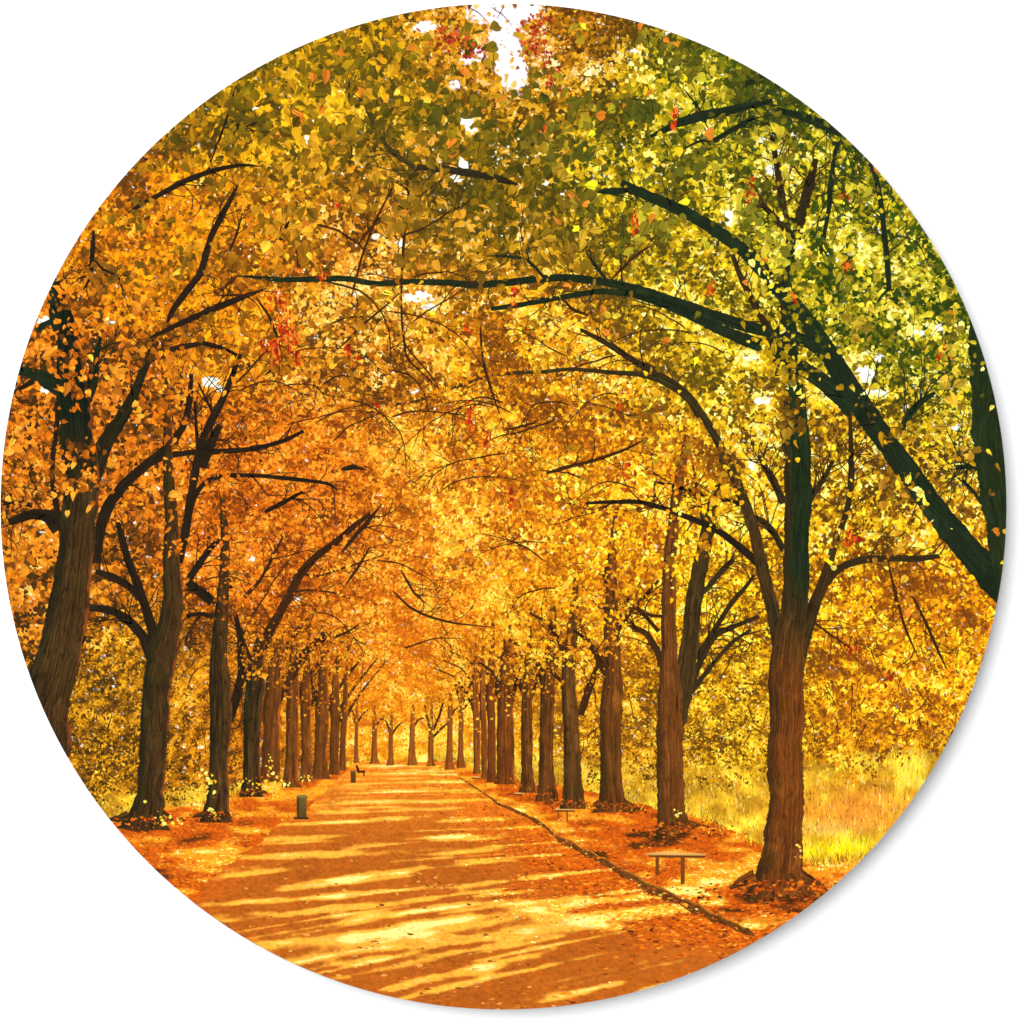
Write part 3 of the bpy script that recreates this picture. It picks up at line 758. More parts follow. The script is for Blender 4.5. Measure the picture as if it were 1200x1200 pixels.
tree('broad knotted trunk fourth from the right rim with smooth flared foot',
     [([(717,952,52),(717,945,39),(716,928,31),(715,890,29),(714,850,29),(716,822,31),(718,795,25),(717,760,22),(716,720,20),(716,680,15),(718,640,10),(722,600,5)], RIGHT)],
     [([(710,790,8),(700,770,7),(690,752,5),(672,738,3)], BR_M), ([(724,740,5),(740,715,5),(756,698,5),(772,680,3)], BR_M), ([(712,700,6),(708,670,5),(718,650,3)], BR_M)], 134, (690,640), (7, 44))
tree('brown trunk third from the right rim, splitting into two tall stems',
     [([(793,978,58),(790,968,44),(786,948,38),(785,900,35),(785,850,35),(786,815,33),(785,790,26),(785,760,21),(784,720,20),(784,690,19),(786,640,16),(790,600,14),(794,570,14),(800,540,12),(806,510,7)], dict(RIGHT, base=(116,66,26))),
      ([(790,862,20),(795,832,29),(802,800,27),(807,765,23),(811,730,22),(816,690,22),(825,645,20),(832,610,18),(840,575,14),(845,545,9),(848,520,4)], dict(RIGHT, base=(74,54,24)))],
     [([(808,808,9),(818,780,8),(828,760,7),(840,742,7),(858,735,6),(890,722,4)], BR_RB), ([(815,772,7),(828,752,6),(842,730,6),(858,705,6),(872,690,5),(884,674,4)], BR_RB), ([(780,790,9),(770,762,8),(758,742,7),(742,735,6),(722,718,5),(706,712,3)], BR_M),
      ([(772,740,5),(758,724,5),(745,710,5),(732,700,4),(714,690,3)], BR_M), ([(779,722,4),(765,722,3),(748,716,2)], BR_M), ([(818,700,6),(832,686,6),(846,668,7),(860,655,5)], BR_RB), ([(806,815,8),(822,795,6),(842,770,5),(858,752,5),(880,738,3)], BR_RB),
      ([(828,640,5),(822,600,5),(816,570,4),(812,545,2)], BR_RB)], 139, (740,560), (8, 48))
tree('tall trunk second from the right rim that opens into three stems, over the nearest bench',
     [([(911,1051,104),(910,1040,78),(912,1024,60),(916,985,51),(920,940,48),(921,890,46),(922,845,46),(922,800,48),(922,772,47),(925,752,42),(929,720,34),(932,680,33),(933,620,34),(935,560,37),(934,515,37),(931,475,30),(928,440,25),(924,390,21),(921,340,17),(925,295,14),(930,255,10)], dict(RIGHT, base=(118,64,24), top=(34,46,22), topy=(660,830))),
      ([(918,776,26),(912,745,21),(904,710,18),(897,680,17),(890,650,16),(883,620,15),(873,590,15),(862,562,14),(850,535,12),(838,512,11),(826,490,10),(812,472,10),(795,458,8),(772,445,7),(745,438,6.5),(710,436,6),(670,432,5),(635,436,5),(600,437,4.5),(570,441,4.5),(545,450,4),(520,458,4),(490,470,3.6),(462,474,3),(440,464,2.5),(420,460,1.6)], dict(RIGHT, base=(72,52,24), top=(58,50,24), topy=(440,640))),
      ([(932,776,24),(944,740,20),(953,712,17),(962,690,15),(970,668,13),(976,645,9),(980,625,6)], dict(RIGHT, base=(70,50,24)))],
     [([(968,684,9),(976,672,9),(990,662,9),(1010,656,8.5),(1040,654,8),(1075,655,7.5),(1105,651,5)], BR_RB), ([(960,690,9),(974,655,7),(985,622,7),(994,592,7),(998,560,8),(997,520,6),(996,480,4)], BR_RB), ([(888,660,9),(880,652,9),(866,640,8.5),(848,626,8),(826,614,7),(806,606,6.5),(780,596,6),(750,588,5.5),(715,588,5),(686,590,3)], BR_L),
      ([(822,488,11),(806,464,11),(786,448,10),(766,436,9),(742,422,8),(720,408,7),(700,396,6),(680,386,4)], BR_RB), ([(918,590,9),(908,566,9),(898,550,8),(890,535,5)], BR_RB), ([(945,590,7),(958,572,7),(968,556,6),(976,540,4)], BR_RB), ([(918,644,8),(908,626,8),(896,612,8),(884,606,7),(876,605,4)], BR_RB),
      ([(915,440,13),(908,410,11),(898,380,9),(880,350,8),(868,325,7),(858,298,5)], BR_RB), ([(930,280,10),(918,250,10),(914,215,9),(908,180,7),(904,158,4)], BR_RB), ([(932,280,14),(942,240,13),(950,210,11),(956,186,6)], BR_RB), ([(926,275,8),(910,258,8),(892,238,6)], BR_RB),
      ([(938,720,4),(955,730,3),(975,745,2.5),(1000,762,1.5)], BR_M), ([(880,595,6),(858,588,6),(830,582,5),(800,572,5),(770,565,3)], BR_L)], 145, (930,380), (13, 60))
tree('great dark green trunk cut off by the right rim, sending two arching boughs over the path',
     [([(1215,760,70),(1195,700,66),(1186,640,66),(1178,560,74),(1172,480,76),(1172,420,76),(1168,350,76)], GREEN)],
     [([(1185,692,46.8),(1160,672,36.0),(1135,645,31.5),(1112,618,29.7),(1090,590,27.9),(1068,558,26.1),(1046,528,26.1),(1022,495,26.1),(1000,462,25.2),(980,428,23.4),(962,400,20.7),(940,368,18.9),(915,340,19),(890,312,17),(868,290,15),(838,270,15),(810,252,14),(780,238,13),(755,228,12),(728,214,8)], BR_R),
      ([(972,420,16),(950,401,16),(925,394,14.5),(895,388,13),(860,378,14),(830,368,13),(800,357,12),(770,346,11),(740,337,10),(700,329,9),(660,325,9),(625,327,9),(590,332,8.5),(560,334,8),(520,331,7.5),(480,330,7),(440,333,7),(405,326,7),(370,327,6.5),(330,328,6),(300,325,4),(278,323,2)], BR_R),
      ([(1000,482,20),(978,458,20),(950,437,18),(920,418,16),(890,404,16),(862,394,14),(835,382,12),(805,368,10),(775,355,9),(740,344,8),(705,341,7),(670,346,6.5),(640,352,6),(605,358,6),(575,362,5)], BR_R),
      ([(1155,552,7),(1140,546,6),(1120,548,6)], BR_R), ([(1150,590,4),(1140,575,4),(1128,562,3)], BR_R), ([(1055,505,8),(1066,485,8),(1080,470,8),(1096,460,4)], BR_R),
      ([(1042,340,6),(1040,310,7),(1036,270,6.5),(1032,235,6),(1026,205,6),(1018,185,4)], BR_R), ([(1042,338,4),(1032,348,3),(1028,355,2)], BR_R), ([(985,160,6),(978,180,4.5),(974,210,6),(972,240,5.5),(966,275,5),(962,298,3)], BR_R),
      ([(762,160,4),(800,142,11),(830,134,12),(866,127,9),(905,118,5)], BR_R), ([(836,165,6),(858,152,6),(884,137,5)], BR_R), ([(910,128,5),(938,136,10),(965,146,12),(990,156,13)], BR_R), ([(872,100,7),(892,89,6),(900,85,5)], BR_R),
      ([(606,216,2),(596,213,7),(582,209,9),(570,206,9),(545,202,9),(520,198,8),(488,196,7)], dict(BR_R, base=(48,40,22))), ([(486,196,6),(468,185,6),(452,170,5),(440,150,5),(430,125,7),(424,110,6)], dict(BR_R, base=(66,56,26))), ([(424,114,7),(418,126,4),(410,122,3),(408,100,2.5),(416,90,2)], dict(BR_R, base=(70,58,26)))], 154, (880,200), (11, 64))

# ------------------------------------------------------------------ boughs that hang in from above, seen without their trunks
LOOSE = [([(700,225,6),(722,224,9),(745,222,7)], BR_R), ([(470,345,3.5),(472,300,3.5),(476,250,3.2),(480,222,3),(466,215,2)], BR_M), ([(412,348,2.6),(424,300,2.8),(440,258,3),(462,216,3.2)], BR_M), ([(420,286,2.5),(432,270,2.5),(450,250,2)], BR_M),
 ([(470,345,3),(471,380,2.8),(476,420,2.6),(515,456,2.4)], BR_M), ([(515,456,2),(505,440,1.8),(475,405,1.8),(470,380,1.5)], BR_M), ([(563,380,3),(564,410,3),(570,440,2.8),(580,470,2.4),(590,498,2)], BR_M), ([(590,505,2),(610,500,3),(630,494,3)], BR_M),
 ([(640,555,4.5),(665,547,4.5),(695,540,4),(730,528,3.6),(762,512,3)], BR_M), ([(150,250,3),(160,243,5),(187,228,6),(212,214,7),(248,200,6),(282,193,4.5),(308,195,2)], BR_L), ([(196,378,6),(203,362,7),(216,345,8),(234,322,8),(240,305,7.5),(246,280,7),(257,258,7.5),(270,234,6),(280,214,2)], BR_L), ([(176,396,5),(205,382,6),(225,373,7),(250,362,8),(285,348,7),(312,338,3)], BR_L),
 ([(270,292,3),(278,272,3),(284,250,2.5)], BR_L), ([(318,298,5),(326,280,5),(336,265,4),(340,256,2)], BR_L), ([(262,150,3),(290,146,6),(300,145,3)], BR_L), ([(165,183,3),(178,192,4),(186,200,3)], BR_L), ([(276,100,2.5),(270,125,2.5),(262,150,2.5),(252,175,2.2),(244,200,2)], BR_L),
 ([(110,270,5),(108,300,6),(106,325,5),(98,340,3)], BR_L), ([(106,300,3),(120,315,3),(140,325,3),(146,350,2)], BR_L), ([(280,322,3),(268,332,3),(254,346,3)], BR_M), ([(298,346,3),(270,346,3),(254,346,2.5)], BR_M), ([(300,348,3),(315,370,3),(325,395,3.5),(328,415,4),(320,432,4),(310,440,3)], BR_L), ([(398,408,2.5),(420,385,2.8),(450,360,2.5),(470,342,2)], BR_M),
 ([(640,330,3),(630,316,4),(616,303,4),(590,300,3),(570,300,3)], BR_R), ([(712,330,4),(700,314,4),(690,300,4)], BR_R), ([(714,330,3),(735,308,3),(755,292,3),(765,288,2)], BR_M), ([(800,175,3),(820,165,3),(834,165,3)], BR_R), ([(802,105,2.5),(818,125,2.5),(834,160,2.5)], BR_R),
 ([(690,370,4),(670,362,4),(655,345,2)], BR_M), ([(400,550,6),(415,547,6),(430,551,2)], BR_L), ([(400,648,4),(416,628,5),(432,610,5),(448,590,3)], BR_M), ([(405,686,3),(420,664,3.5),(434,640,3)], BR_M), ([(310,600,6),(330,590,6),(355,576,6)], BR_L), ([(460,692,2.5),(480,712,3),(500,722,3),(530,730,2.5),(575,735,2.5)], BR_M), ([(470,668,3),(485,695,3),(500,708,2.5)], BR_M),
 ([(1065,690,3),(1085,730,4),(1098,760,3.5),(1110,785,3)], BR_M), ([(1040,655,3),(1050,700,3.5),(1062,740,3),(1078,775,2)], BR_M), ([(560,775,2.5),(575,785,3),(585,800,3.5)], BR_M), ([(1000,300,3),(985,312,2.5)], BR_R), ([(1005,460,4),(1015,475,4),(1025,490,3)], BR_R), ([(548,8,1.2),(560,14,1.2),(572,26,1)], BR_M), ([(575,8,1),(590,18,1),(600,30,1)], BR_M), ([(618,24,1.2),(645,38,1.2),(662,48,1.2)], BR_M), ([(590,8,1.0),(582,22,1.0)], BR_M)]
_b = np.random.default_rng(77)
for _ in range(46):
    left = _b.random() < .62
    x = _b.uniform(230, 520) if left else _b.uniform(560, 860); y = _b.uniform(250, 780) if left else _b.uniform(380, 720)
    a = _b.uniform(-.9, .1) if left else math.pi + _b.uniform(-.1, .9); w = _b.uniform(1.6, 2.8) * np.interp(y, [300, 780], [1.1, .75]); L = _b.uniform(60, 150) * np.interp(y, [300, 780], [1.1, .6]); pts = []
    bend = _b.uniform(.06, .22) * (1 if left else -1)
    for k in range(8):
        pts.append((x, y, w * (1 - .09 * k))); a += bend + _b.normal(0, .14); x += math.cos(a) * L / 7; y += math.sin(a) * L / 7
    LOOSE.append((pts, BR_M))
def loose_boughs():
    for i, (p, st) in enumerate(LOOSE):
        p = [(p[0][0], p[0][1], p[0][2] * .45)] + [((3 * p[0][0] + p[1][0]) / 4, (3 * p[0][1] + p[1][1]) / 4, p[0][2] * .9)] + list(p[1:-1]) + [(p[-1][0], p[-1][1], p[-1][2] * .4)]
        sty = style(**st); ps = [ribbon(p, sty)]
        if max(q[2] for q in p) > 3.4 and p[0][1] > 40:
            Q = resample(p, 3.0)[0]; TIPS.append(Q[-max(3, len(Q) // 5):]); TIPS.append(Q[:max(3, len(Q) // 5)])
        if max(q[2] for q in p) > 1.9: BOUGHS.append(resample(p, 4.0)[0])
        if p[0][1] > 40:
            for q in twigs(p, sty, 6, 38): ps.append(ribbon(q, dict(sty, seed=rng.random() * 50), 1.6))
        xy, c, f = join(ps)
        dp = np.concatenate([np.full(len(q[0]), 192 + .38 * i + (.12 * k) % .36) for k, q in enumerate(ps)])
        build('overhanging_bough', xy, dp, c, f, picture, 4)
loose_boughs()

# ------------------------------------------------------------------ crowns: nearer leaves, belonging to the trees
TC = np.array([t[1] for t in TREES], float)
def crown_floor(x):                                    # how low the nearer leaves hang
    return np.interp(x, [0,60,130,170,215,235,270,300,340,400,440,520,560,600,660,700,740,770,830,870,890,960,1000,1100,1180], [720,560,600,640,690,700,750,790,825,842,852,852,830,818,800,794,790,690,670,640,560,560,720,830,820])
FR = [  # x, y, density, size, dark, mid, bright
 (530,130,1.45,16,(84,80,20),(118,102,24),(196,140,38)),(700,150,1.3,15,(74,78,22),(108,98,28),(170,150,45)),(350,90,1.2,15,(92,80,18),(138,108,22),(216,160,40)),(200,230,.9,13,(94,76,18),(150,108,22),(222,152,44)),
 (100,400,.6,12,(110,72,20),(180,100,30),(240,150,50)),(90,560,.42,13,(190,100,32),(238,146,52),(255,185,80)),(40,680,.6,13,(150,85,25),(226,130,45),(255,180,75)),(860,300,.5,13,(84,88,26),(140,130,38),(222,206,66)),(1000,480,.55,13,(96,92,28),(160,128,40),(228,175,60)),
 (1000,620,.5,13,(140,108,35),(200,132,45),(240,180,70)),(560,420,.22,8,(150,96,24),(220,146,34),(252,202,60)),(760,520,.35,10,(118,88,25),(196,140,36),(248,205,70)),(300,400,.6,11,(120,78,20),(196,112,30),(245,165,50)),
 (400,250,.9,15,(100,74,20),(150,104,26),(225,160,50)),(560,280,1.0,15,(88,74,20),(128,98,26),(220,150,50)),(500,600,.06,6,(170,95,25),(230,150,40),(252,200,70)),(480,760,.05,4,(190,110,30),(235,150,45),(252,200,80)),(650,700,.25,6,(170,95,25),(232,160,45),(255,215,80)),
 (900,130,.85,13,(70,76,20),(116,106,28),(206,184,54)),(1080,300,.5,12,(78,84,22),(136,122,32),(226,206,66)),(200,560,.25,11,(120,70,20),(200,110,32),(245,160,55)),(1080,760,.3,9,(140,75,20),(215,130,32),(252,205,60)),(860,680,.12,9,(140,90,25),(225,150,40),(252,210,70)),(330,700,.15,7,(150,80,22),(220,125,35),(250,175,60))]
FXY = np.array([f[:2] for f in FR], float); FD = np.array([f[2:4] for f in FR], float); FC = np.array([[lin(c) for c in f[4:]] for f in FR])


def bough_near(x, y):
    cl = sst(.36, .52, vnoise(x / 48, y / 48, 17)); cl = np.where((x > 1085) & (y > 380), 1.0, cl)
    return np.maximum(_near(x, y, BOUGHS) * cl, _near(x, y, STRONG) * .97)
def _near(x, y, SRC):
    """1 on the clear stretches of limbs, where few leaves hang in front"""
    P = np.concatenate(SRC)
    out = np.zeros(len(x)); cell = {}
    for px, py, w in P: cell.setdefault((int(px // 24), int(py // 24)), []).append((px, py, w))
    kx, ky = (x // 24).astype(int), (y // 24).astype(int)
    order = np.lexsort((ky, kx)); kk = kx[order] * 1000 + ky[order]
    st = np.flatnonzero(np.r_[True, np.diff(kk) != 0]); en = np.r_[st[1:], len(kk)]
    for a, b in zip(st, en):
        i = order[a:b]; cx, cy = kx[i[0]], ky[i[0]]
        L = [p for dx in (-1, 0, 1) for dy in (-1, 0, 1) for p in cell.get((cx + dx, cy + dy), ())]
        if not L: continue
        L = np.array(L); d = np.hypot(x[i][:, None] - L[None, :, 0], y[i][:, None] - L[None, :, 1]) - L[None, :, 2] * .5
        out[i] = sst(9, 1, d.min(1))
    out = np.where((x > 1138) & (y > 350) & (y < 700), 1.0, out)
    return out

def sprays(x, y, size, per=7, spread=4.2):
    """leaves hung along short drooping twigs: spreads each given point into a row of leaves"""
    n = len(x); a = np.where(x < 560, rng.normal(.55, .7, n), rng.normal(math.pi - .55, .7, n)); a = np.where(rng.random(n) < .25, rng.normal(math.pi / 2, .5, n), a)
    k = np.arange(per)[None] / (per - 1.0); L = (size * spread * rng.uniform(.6, 1.25, n))[:, None]
    curl = rng.normal(.35, .45, n)[:, None] * np.where(np.cos(a) > 0, 1, -1)[:, None]
    aa = a[:, None] + curl * k
    side = np.where(np.arange(per)[None] % 2 == 0, 1, -1) * rng.uniform(.25, .75, (n, per)) * size[:, None] * .62
    X = x[:, None] + np.cos(aa) * L * (k - .5) - np.sin(aa) * side + rng.normal(0, .16, (n, per)) * size[:, None]
    Y = y[:, None] + np.sin(aa) * L * (k - .5) + np.cos(aa) * side + rng.normal(0, .16, (n, per)) * size[:, None]
    A = aa + np.where(side > 0, 1, -1) * rng.uniform(.4, 1.1, (n, per)) + rng.normal(0, .25, (n, per))
    rep = np.repeat(np.arange(n), per)
    return X.ravel(), Y.ravel(), A.ravel(), rep

def crowns():
    # middle leaves: same inks as the far wood, somewhat larger and crisper
    x, y = scatter(70000)
    w = pal_weights(x, y, PXY, 62); size = (w @ PF[:, 3]) * 1.1
    k = (rng.random(len(x)) < np.minimum(1, (6.0 / size) ** 2)) & (y < crown_floor(x) + 14 * rng.normal(0, 1, len(x)))
    k &= rng.random(len(x)) > gapness(x, y) * .95
    k &= (vnoise(x / 16, y / 13, 15) + .35 * rng.normal(0, .5, len(x))) > .36
    x, y, size = x[k], y[k], size[k]
    c, _ = pick(x, y, soft(x, tone(x, y, size, .62, 2)))
    c = c * rng.normal(1, .08, (len(x), 1)) * rng.normal(1, .04, (len(x), 3))
    d = 117 + 12 * rng.random(len(x)); d = np.where(rng.random(len(x)) < .26, 172 + 20 * rng.random(len(x)), d)
    near = bough_near(x, y); k2 = ~((d > 150) & (rng.random(len(x)) < near * .92)); x, y, size, c, d = x[k2], y[k2], size[k2], c[k2], d[k2]
    sets = [(x, y, size, c, d, np.full(len(x), np.nan))]
    # sprays that hide where the stems fade into their own leaves
    tx, ty = [], []
    for T in TIPS:
        m = len(T); k = (5 if T[0, 2] < 18 else 9) * m; i = np.minimum((rng.random(k) ** .6 * m).astype(int), m - 1)
        tx.append(T[i, 0] + rng.normal(0, 1, k) * (3 + T[0, 2] * .7)); ty.append(T[i, 1] + rng.normal(0, 7, k))
    x, y = np.concatenate(tx), np.concatenate(ty); k = rng.random(len(x)) > gapness(x, y); x, y = x[k], y[k]
    size = (pal_weights(x, y, PXY, 62) @ PF[:, 3]) * 1.1
    k = rng.random(len(x)) < np.minimum(1, (5.5 / size) ** 2); x, y, size = x[k], y[k], size[k]
    c, _ = pick(x, y, soft(x, tone(x, y, size, .7, 2)))
    sets.append((x, y, size, c, 176 + 16 * rng.random(len(x)), np.full(len(x), np.nan)))
    # sprays that hang in front of trunks and limbs
    cv = [(243,292,10,8,16),(225,335,10,8,12),(252,268,8,8,12),(180,232,10,8,8),(930,492,24,16,46),(922,440,24,26,60),(900,412,12,10,10),(1052,512,22,9,16),(1078,590,12,16,14),(1060,566,10,8,8),(92,528,24,16,40),(108,566,26,18,50),(70,560,20,26,40),(204,642,14,10,24),(200,460,22,30,50),(262,560,14,20,30),(790,660,18,16,40),(822,640,14,16,30),(715,735,20,30,70),(672,770,12,14,40),(690,790,20,8,40),(735,690,22,22,60),(640,775,14,10,36),(612,790,12,10,36),(300,790,12,8,30),(330,800,10,8,24),(88,440,26,30,44),(840,580,16,14,24)]
    x = np.concatenate([a + rng.normal(0, .6, n) * c for a, b, c, d, n in cv]); y = np.concatenate([b + rng.normal(0, .6, n) * d for a, b, c, d, n in cv])
    size = np.interp(x, [0, 300, 500, 750, 900], [11, 8, 6, 8, 12]) * np.interp(y, [500, 800], [1, .62])
    c, _ = pick(x, y, np.clip(np.where((x > 870) & (y < 545), .08 + .6 * tone(x, y, size, .7, 7), .18 + .8 * tone(x, y, size, .7, 7)), 0, .98))
    sets.append((x, y, size, c, 180 + 16 * rng.random(len(x)), np.full(len(x), np.nan)))
    # nearest leaves
    x, y = scatter(4600)
    fs = (pal_weights(x, y, FXY, 70) @ FD)[:, 1]
    x, y, A, rep = sprays(x, y, fs); shared = rng.normal(0, .75, len(fs))[rep]
    sd = rng.random(len(fs))[rep]
    w = pal_weights(x, y, FXY, 70); fd = w @ FD
    cl = fbm(x / 40, y / 32, 6, 2)
    k = (.75 * sd + .25 * rng.random(len(x)) < fd[:, 0] * .42 * (14 / fd[:, 1]) ** 1.3 * sst(.34, .62, cl) * 1.4) & (y < crown_floor(x) - 14 + 20 * (sd - .5))
    k &= rng.random(len(x)) > gapness(x, y) * .985
    k &= rng.random(len(x)) > bough_near(x, y) * .93
    x, y, w, A, shared, sd = x[k], y[k], w[k], A[k], shared[k], sd[k]
    q = np.clip(ncdf((fbm(x / 30, y / 22, 9, 2) - .5) * 4.4 + shared + rng.normal(0, .3, len(x)) - .15 + .6 * halo(x, y)), 0, 1)
    C = np.tensordot(w, FC, (1, 0))
    t1 = np.clip(q / .55, 0, 1)[:, None]; t2 = sst(.55, 1, q)[:, None]
    c = C[:, 0] * (1 - t1) + C[:, 1] * t1; c = c * (1 - t2) + C[:, 2] * t2
    acc = (rng.random(len(x)) < .035)[:, None]; c = np.where(acc, lin((214, 124, 44)), c)
    acc = (rng.random(len(x)) < .012)[:, None]; c = np.where(acc, np.where((x > 640)[:, None], lin((246, 236, 60)), lin((255, 210, 70))), c)
    c = c * rng.normal(1, .09, (len(x), 1)) * rng.normal(1, .04, (len(x), 3))
    sets.append((x, y, w @ FD[:, 1], c, 196 + 62 * sd + 8 * rng.random(len(x)), A))
    X = np.concatenate([s[0] for s in sets]); Y = np.concatenate([s[1] for s in sets]); Z = np.concatenate([s[2] for s in sets])
    C = np.concatenate([s[3] for s in sets]); D = np.concatenate([s[4] for s in sets])
    jx, jy = X + 40 * (vnoise(X / 30, Y / 30, 1) - .5), Y + 40 * (vnoise(X / 30, Y / 30, 2) - .5)
    AN = np.concatenate([q[5] for q in sets])
    own = np.argmin((jx[:, None] - TC[None, :, 0]) ** 2 + (jy[:, None] - TC[None, :, 1]) ** 2, 1)
    for i, (t, _) in enumerate(TREES):
        m = own == i
        if m.sum() < 5: continue
        xy, dp, cc, f, fn = leaves(X[m], Y[m], Z[m], C[m], D[m], .6, False, AN[m])
        build('crown', xy, dp, cc, f, t, fn)
crowns()

def specks():
    """pin-pricks of white sky between the leaves"""
    x, y = scatter(14000)
    pr = np.interp(y, [0, 300, 520, 700, 860], [.55, .5, .32, .08, .0]) * (.25 + 1.5 * sst(.5, .75, fbm(x / 45, y / 40, 13, 2)))
    pr = pr * np.interp(x, [0, 200, 560, 760, 1180], [.8, .7, .8, 1.1, 1.2])
    k = (rng.random(len(x)) < pr) & (y < crown_floor(x) + 40); x, y = x[k], y[k]
    s = rng.gamma(2.0, .8, len(x)) + .8
    c = np.where(rng.random((len(x), 1)) < .6, lin((255, 250, 238)), lin((255, 232, 160)))
    xy, dp, cc, f, fn = leaves(x, y, s, c, 70 + 10 * rng.random(len(x)) + np.where(rng.random(len(x)) < .5, 45, 0), .2, True)
    build('sky_specks', xy, dp, cc, f, picture, fn)['kind'] = 'stuff'
specks()

def red_keys():
    """hanging bunches of red winged seeds and red leaves"""
    B = [(330,385,13,32,80),(318,410,12,16,36),(345,400,8,28,40),(325,350,12,8,20),(551,488,6,16,30),(571,516,5,12,18),(603,345,4,12,14),(790,138,5,18,26),(744,262,4,18,22),(410,415,5,16,16),(392,240,6,6,8),(878,222,6,14,18),(1000,632,12,16,28),
         (530,45,26,16,70),(560,62,16,8,24),(630,30,18,14,60),(628,55,18,10,50),(640,72,12,10,24),(648,95,10,16,18),(1103,412,10,14,14),(992,310,8,8,10),(832,340,8,8,10),(40,330,6,6,4),(735,560,8,10,12),(725,475,4,6,6),(548,385,5,10,10),(990,230,8,6,8),(442,475,4,6,6),(420,420,5,10,8),(600,585,3,10,6),(1040,800,20,16,20),(1000,760,16,14,14),(930,350,6,6,5),(640,160,8,6,5),(380,325,10,6,8),(345,318,16,5,10),(755,630,10,10,8)]
    for bx, by, rx, ry, n in B:
        x = bx + rng.normal(0, .5, n) * rx; y = by + rng.normal(0, .5, n) * ry
        pal = [(196,46,26),(216,78,30),(160,36,22),(226,120,44)] if by > 110 else [(176,52,34),(150,38,30),(200,84,36),(190,110,40)]
        c = np.array([lin(q) for q in pal])[rng.integers(0, 4, n)] * rng.normal(1, .15, (n, 1))
        xy, dp, cc, f, fn = leaves(x, y, np.full(n, 8.5 if by > 110 else 6.5), c, 266 + 20 * rng.random(n), 1.0 if by > 110 else .5, True)
        xy = xy.reshape(n, -1, 2)
        if by > 110: xy[:, :, 0] = x[:, None] + (xy[:, :, 0] - x[:, None]) * .55
        xy = xy.reshape(-1, 2)
        build('red_leaf_cluster', xy, dp, cc, f, picture, fn)
red_keys()

def foot_litter():
    for cx, cy, rx, n, s in [(172,968,36,150,5.5),(252,960,22,90,4.5),(295,933,16,60,3.5),(317,916,14,40,3),(912,1046,50,260,7.5),(794,976,38,200,5.5),(717,951,30,120,4.5),(671,947,22,80,4),(640,937,16,60,3.2),(617,927,12,40,3),(592,917,14,40,2.6)]:
        n = int(n * .7); x = cx + rng.normal(0, .85, n) * rx; y = cy + rng.gamma(1.3, s * 1.1, n) - s * 1.6 - 3 * np.cos((x - cx) / rx * 1.2)
        c = np.array([lin(q) for q in [(170,70,22),(206,90,28),(116,52,18),(224,120,40),(196,84,26),(72,40,16)]])[rng.integers(0, 6, n)] * rng.normal(1, .15, (n, 1))
        xy, dp, cc, f, fn = leaves(x, y, np.full(n, float(s)), c, 158 + 5 * rng.random(n), 0, True)
        xy = xy.reshape(n, 6, 2); xy[:, :, 1] = y[:, None] + (xy[:, :, 1] - y[:, None]) * .6
        build('leaves_at_trunk_foot', xy.reshape(-1, 2), dp, cc, f, picture, fn)['kind'] = 'stuff'
foot_litter()

def shrubs():
    """low hanging sprays and bushes that break the edge of the meadow"""
    for cx, cy, rx, ry, n, s in [(860,893,60,22,420,5),(775,905,26,16,160,4.5),(835,915,30,8,90,5),(985,880,50,18,300,6),(1085,865,40,20,260,6),(1010,905,20,10,60,5),(748,900,12,18,110,4),(695,905,9,20,100,3.6),(220,912,24,22,300,4),(130,915,30,36,420,4.5),(278,905,8,26,120,3.6),(205,938,14,6,60,4)]:
        x = cx + rng.normal(0, .6, n) * rx; y = cy + rng.normal(0, .6, n) * ry
        c, _ = pick(x, y, tone(x, y, np.full(n, 4.0), .8, 5)); c = c * rng.normal(1, .1, (n, 1))
        xy, dp, cc, f, fn = leaves(x, y, np.full(n, float(s)), c, 85 + 3 * rng.random(n), .6, True)
        build('shrub', xy, dp, cc, f, picture, fn)
shrubs()

def tufts():
    """grass and weeds growing over the upper edge of the leafy verge"""
    n = 2600
    x = np.concatenate([rng.uniform(120, 400, 700), rng.uniform(560, 1120, n - 700)]); y = verge_top(x) + rng.gamma(1.5, 3.0, n) - 1
    k = vnoise(x / 22, x * 0, 12) + .3 * rng.normal(0, .5, n) > .42; x, y = x[k], y[k]; n = len(x)
    h = np.interp(x, [0, 400, 560, 700, 900, 1100], [9, 5, 3, 6, 11, 13]) * rng.uniform(.4, 1.2, n); lean = rng.normal(0, .4, n) * h; w = rng.uniform(.4, .8, n)
    px = np.stack([x - w, x + w, x + lean], 1); py = np.stack([y, y, y - h], 1)
    c = np.array([lin(q) for q in [(236,180,48),(252,222,80),(176,118,32),(214,148,40),(120,84,24)]])[rng.integers(0, 5, n)]
    build('grass_tufts', np.stack([px.ravel(), py.ravel()], 1), np.repeat(90 + 2 * rng.random(n), 3), np.repeat(c, 3, 0), np.arange(3 * n), picture, 3)['kind'] = 'stuff'
tufts()

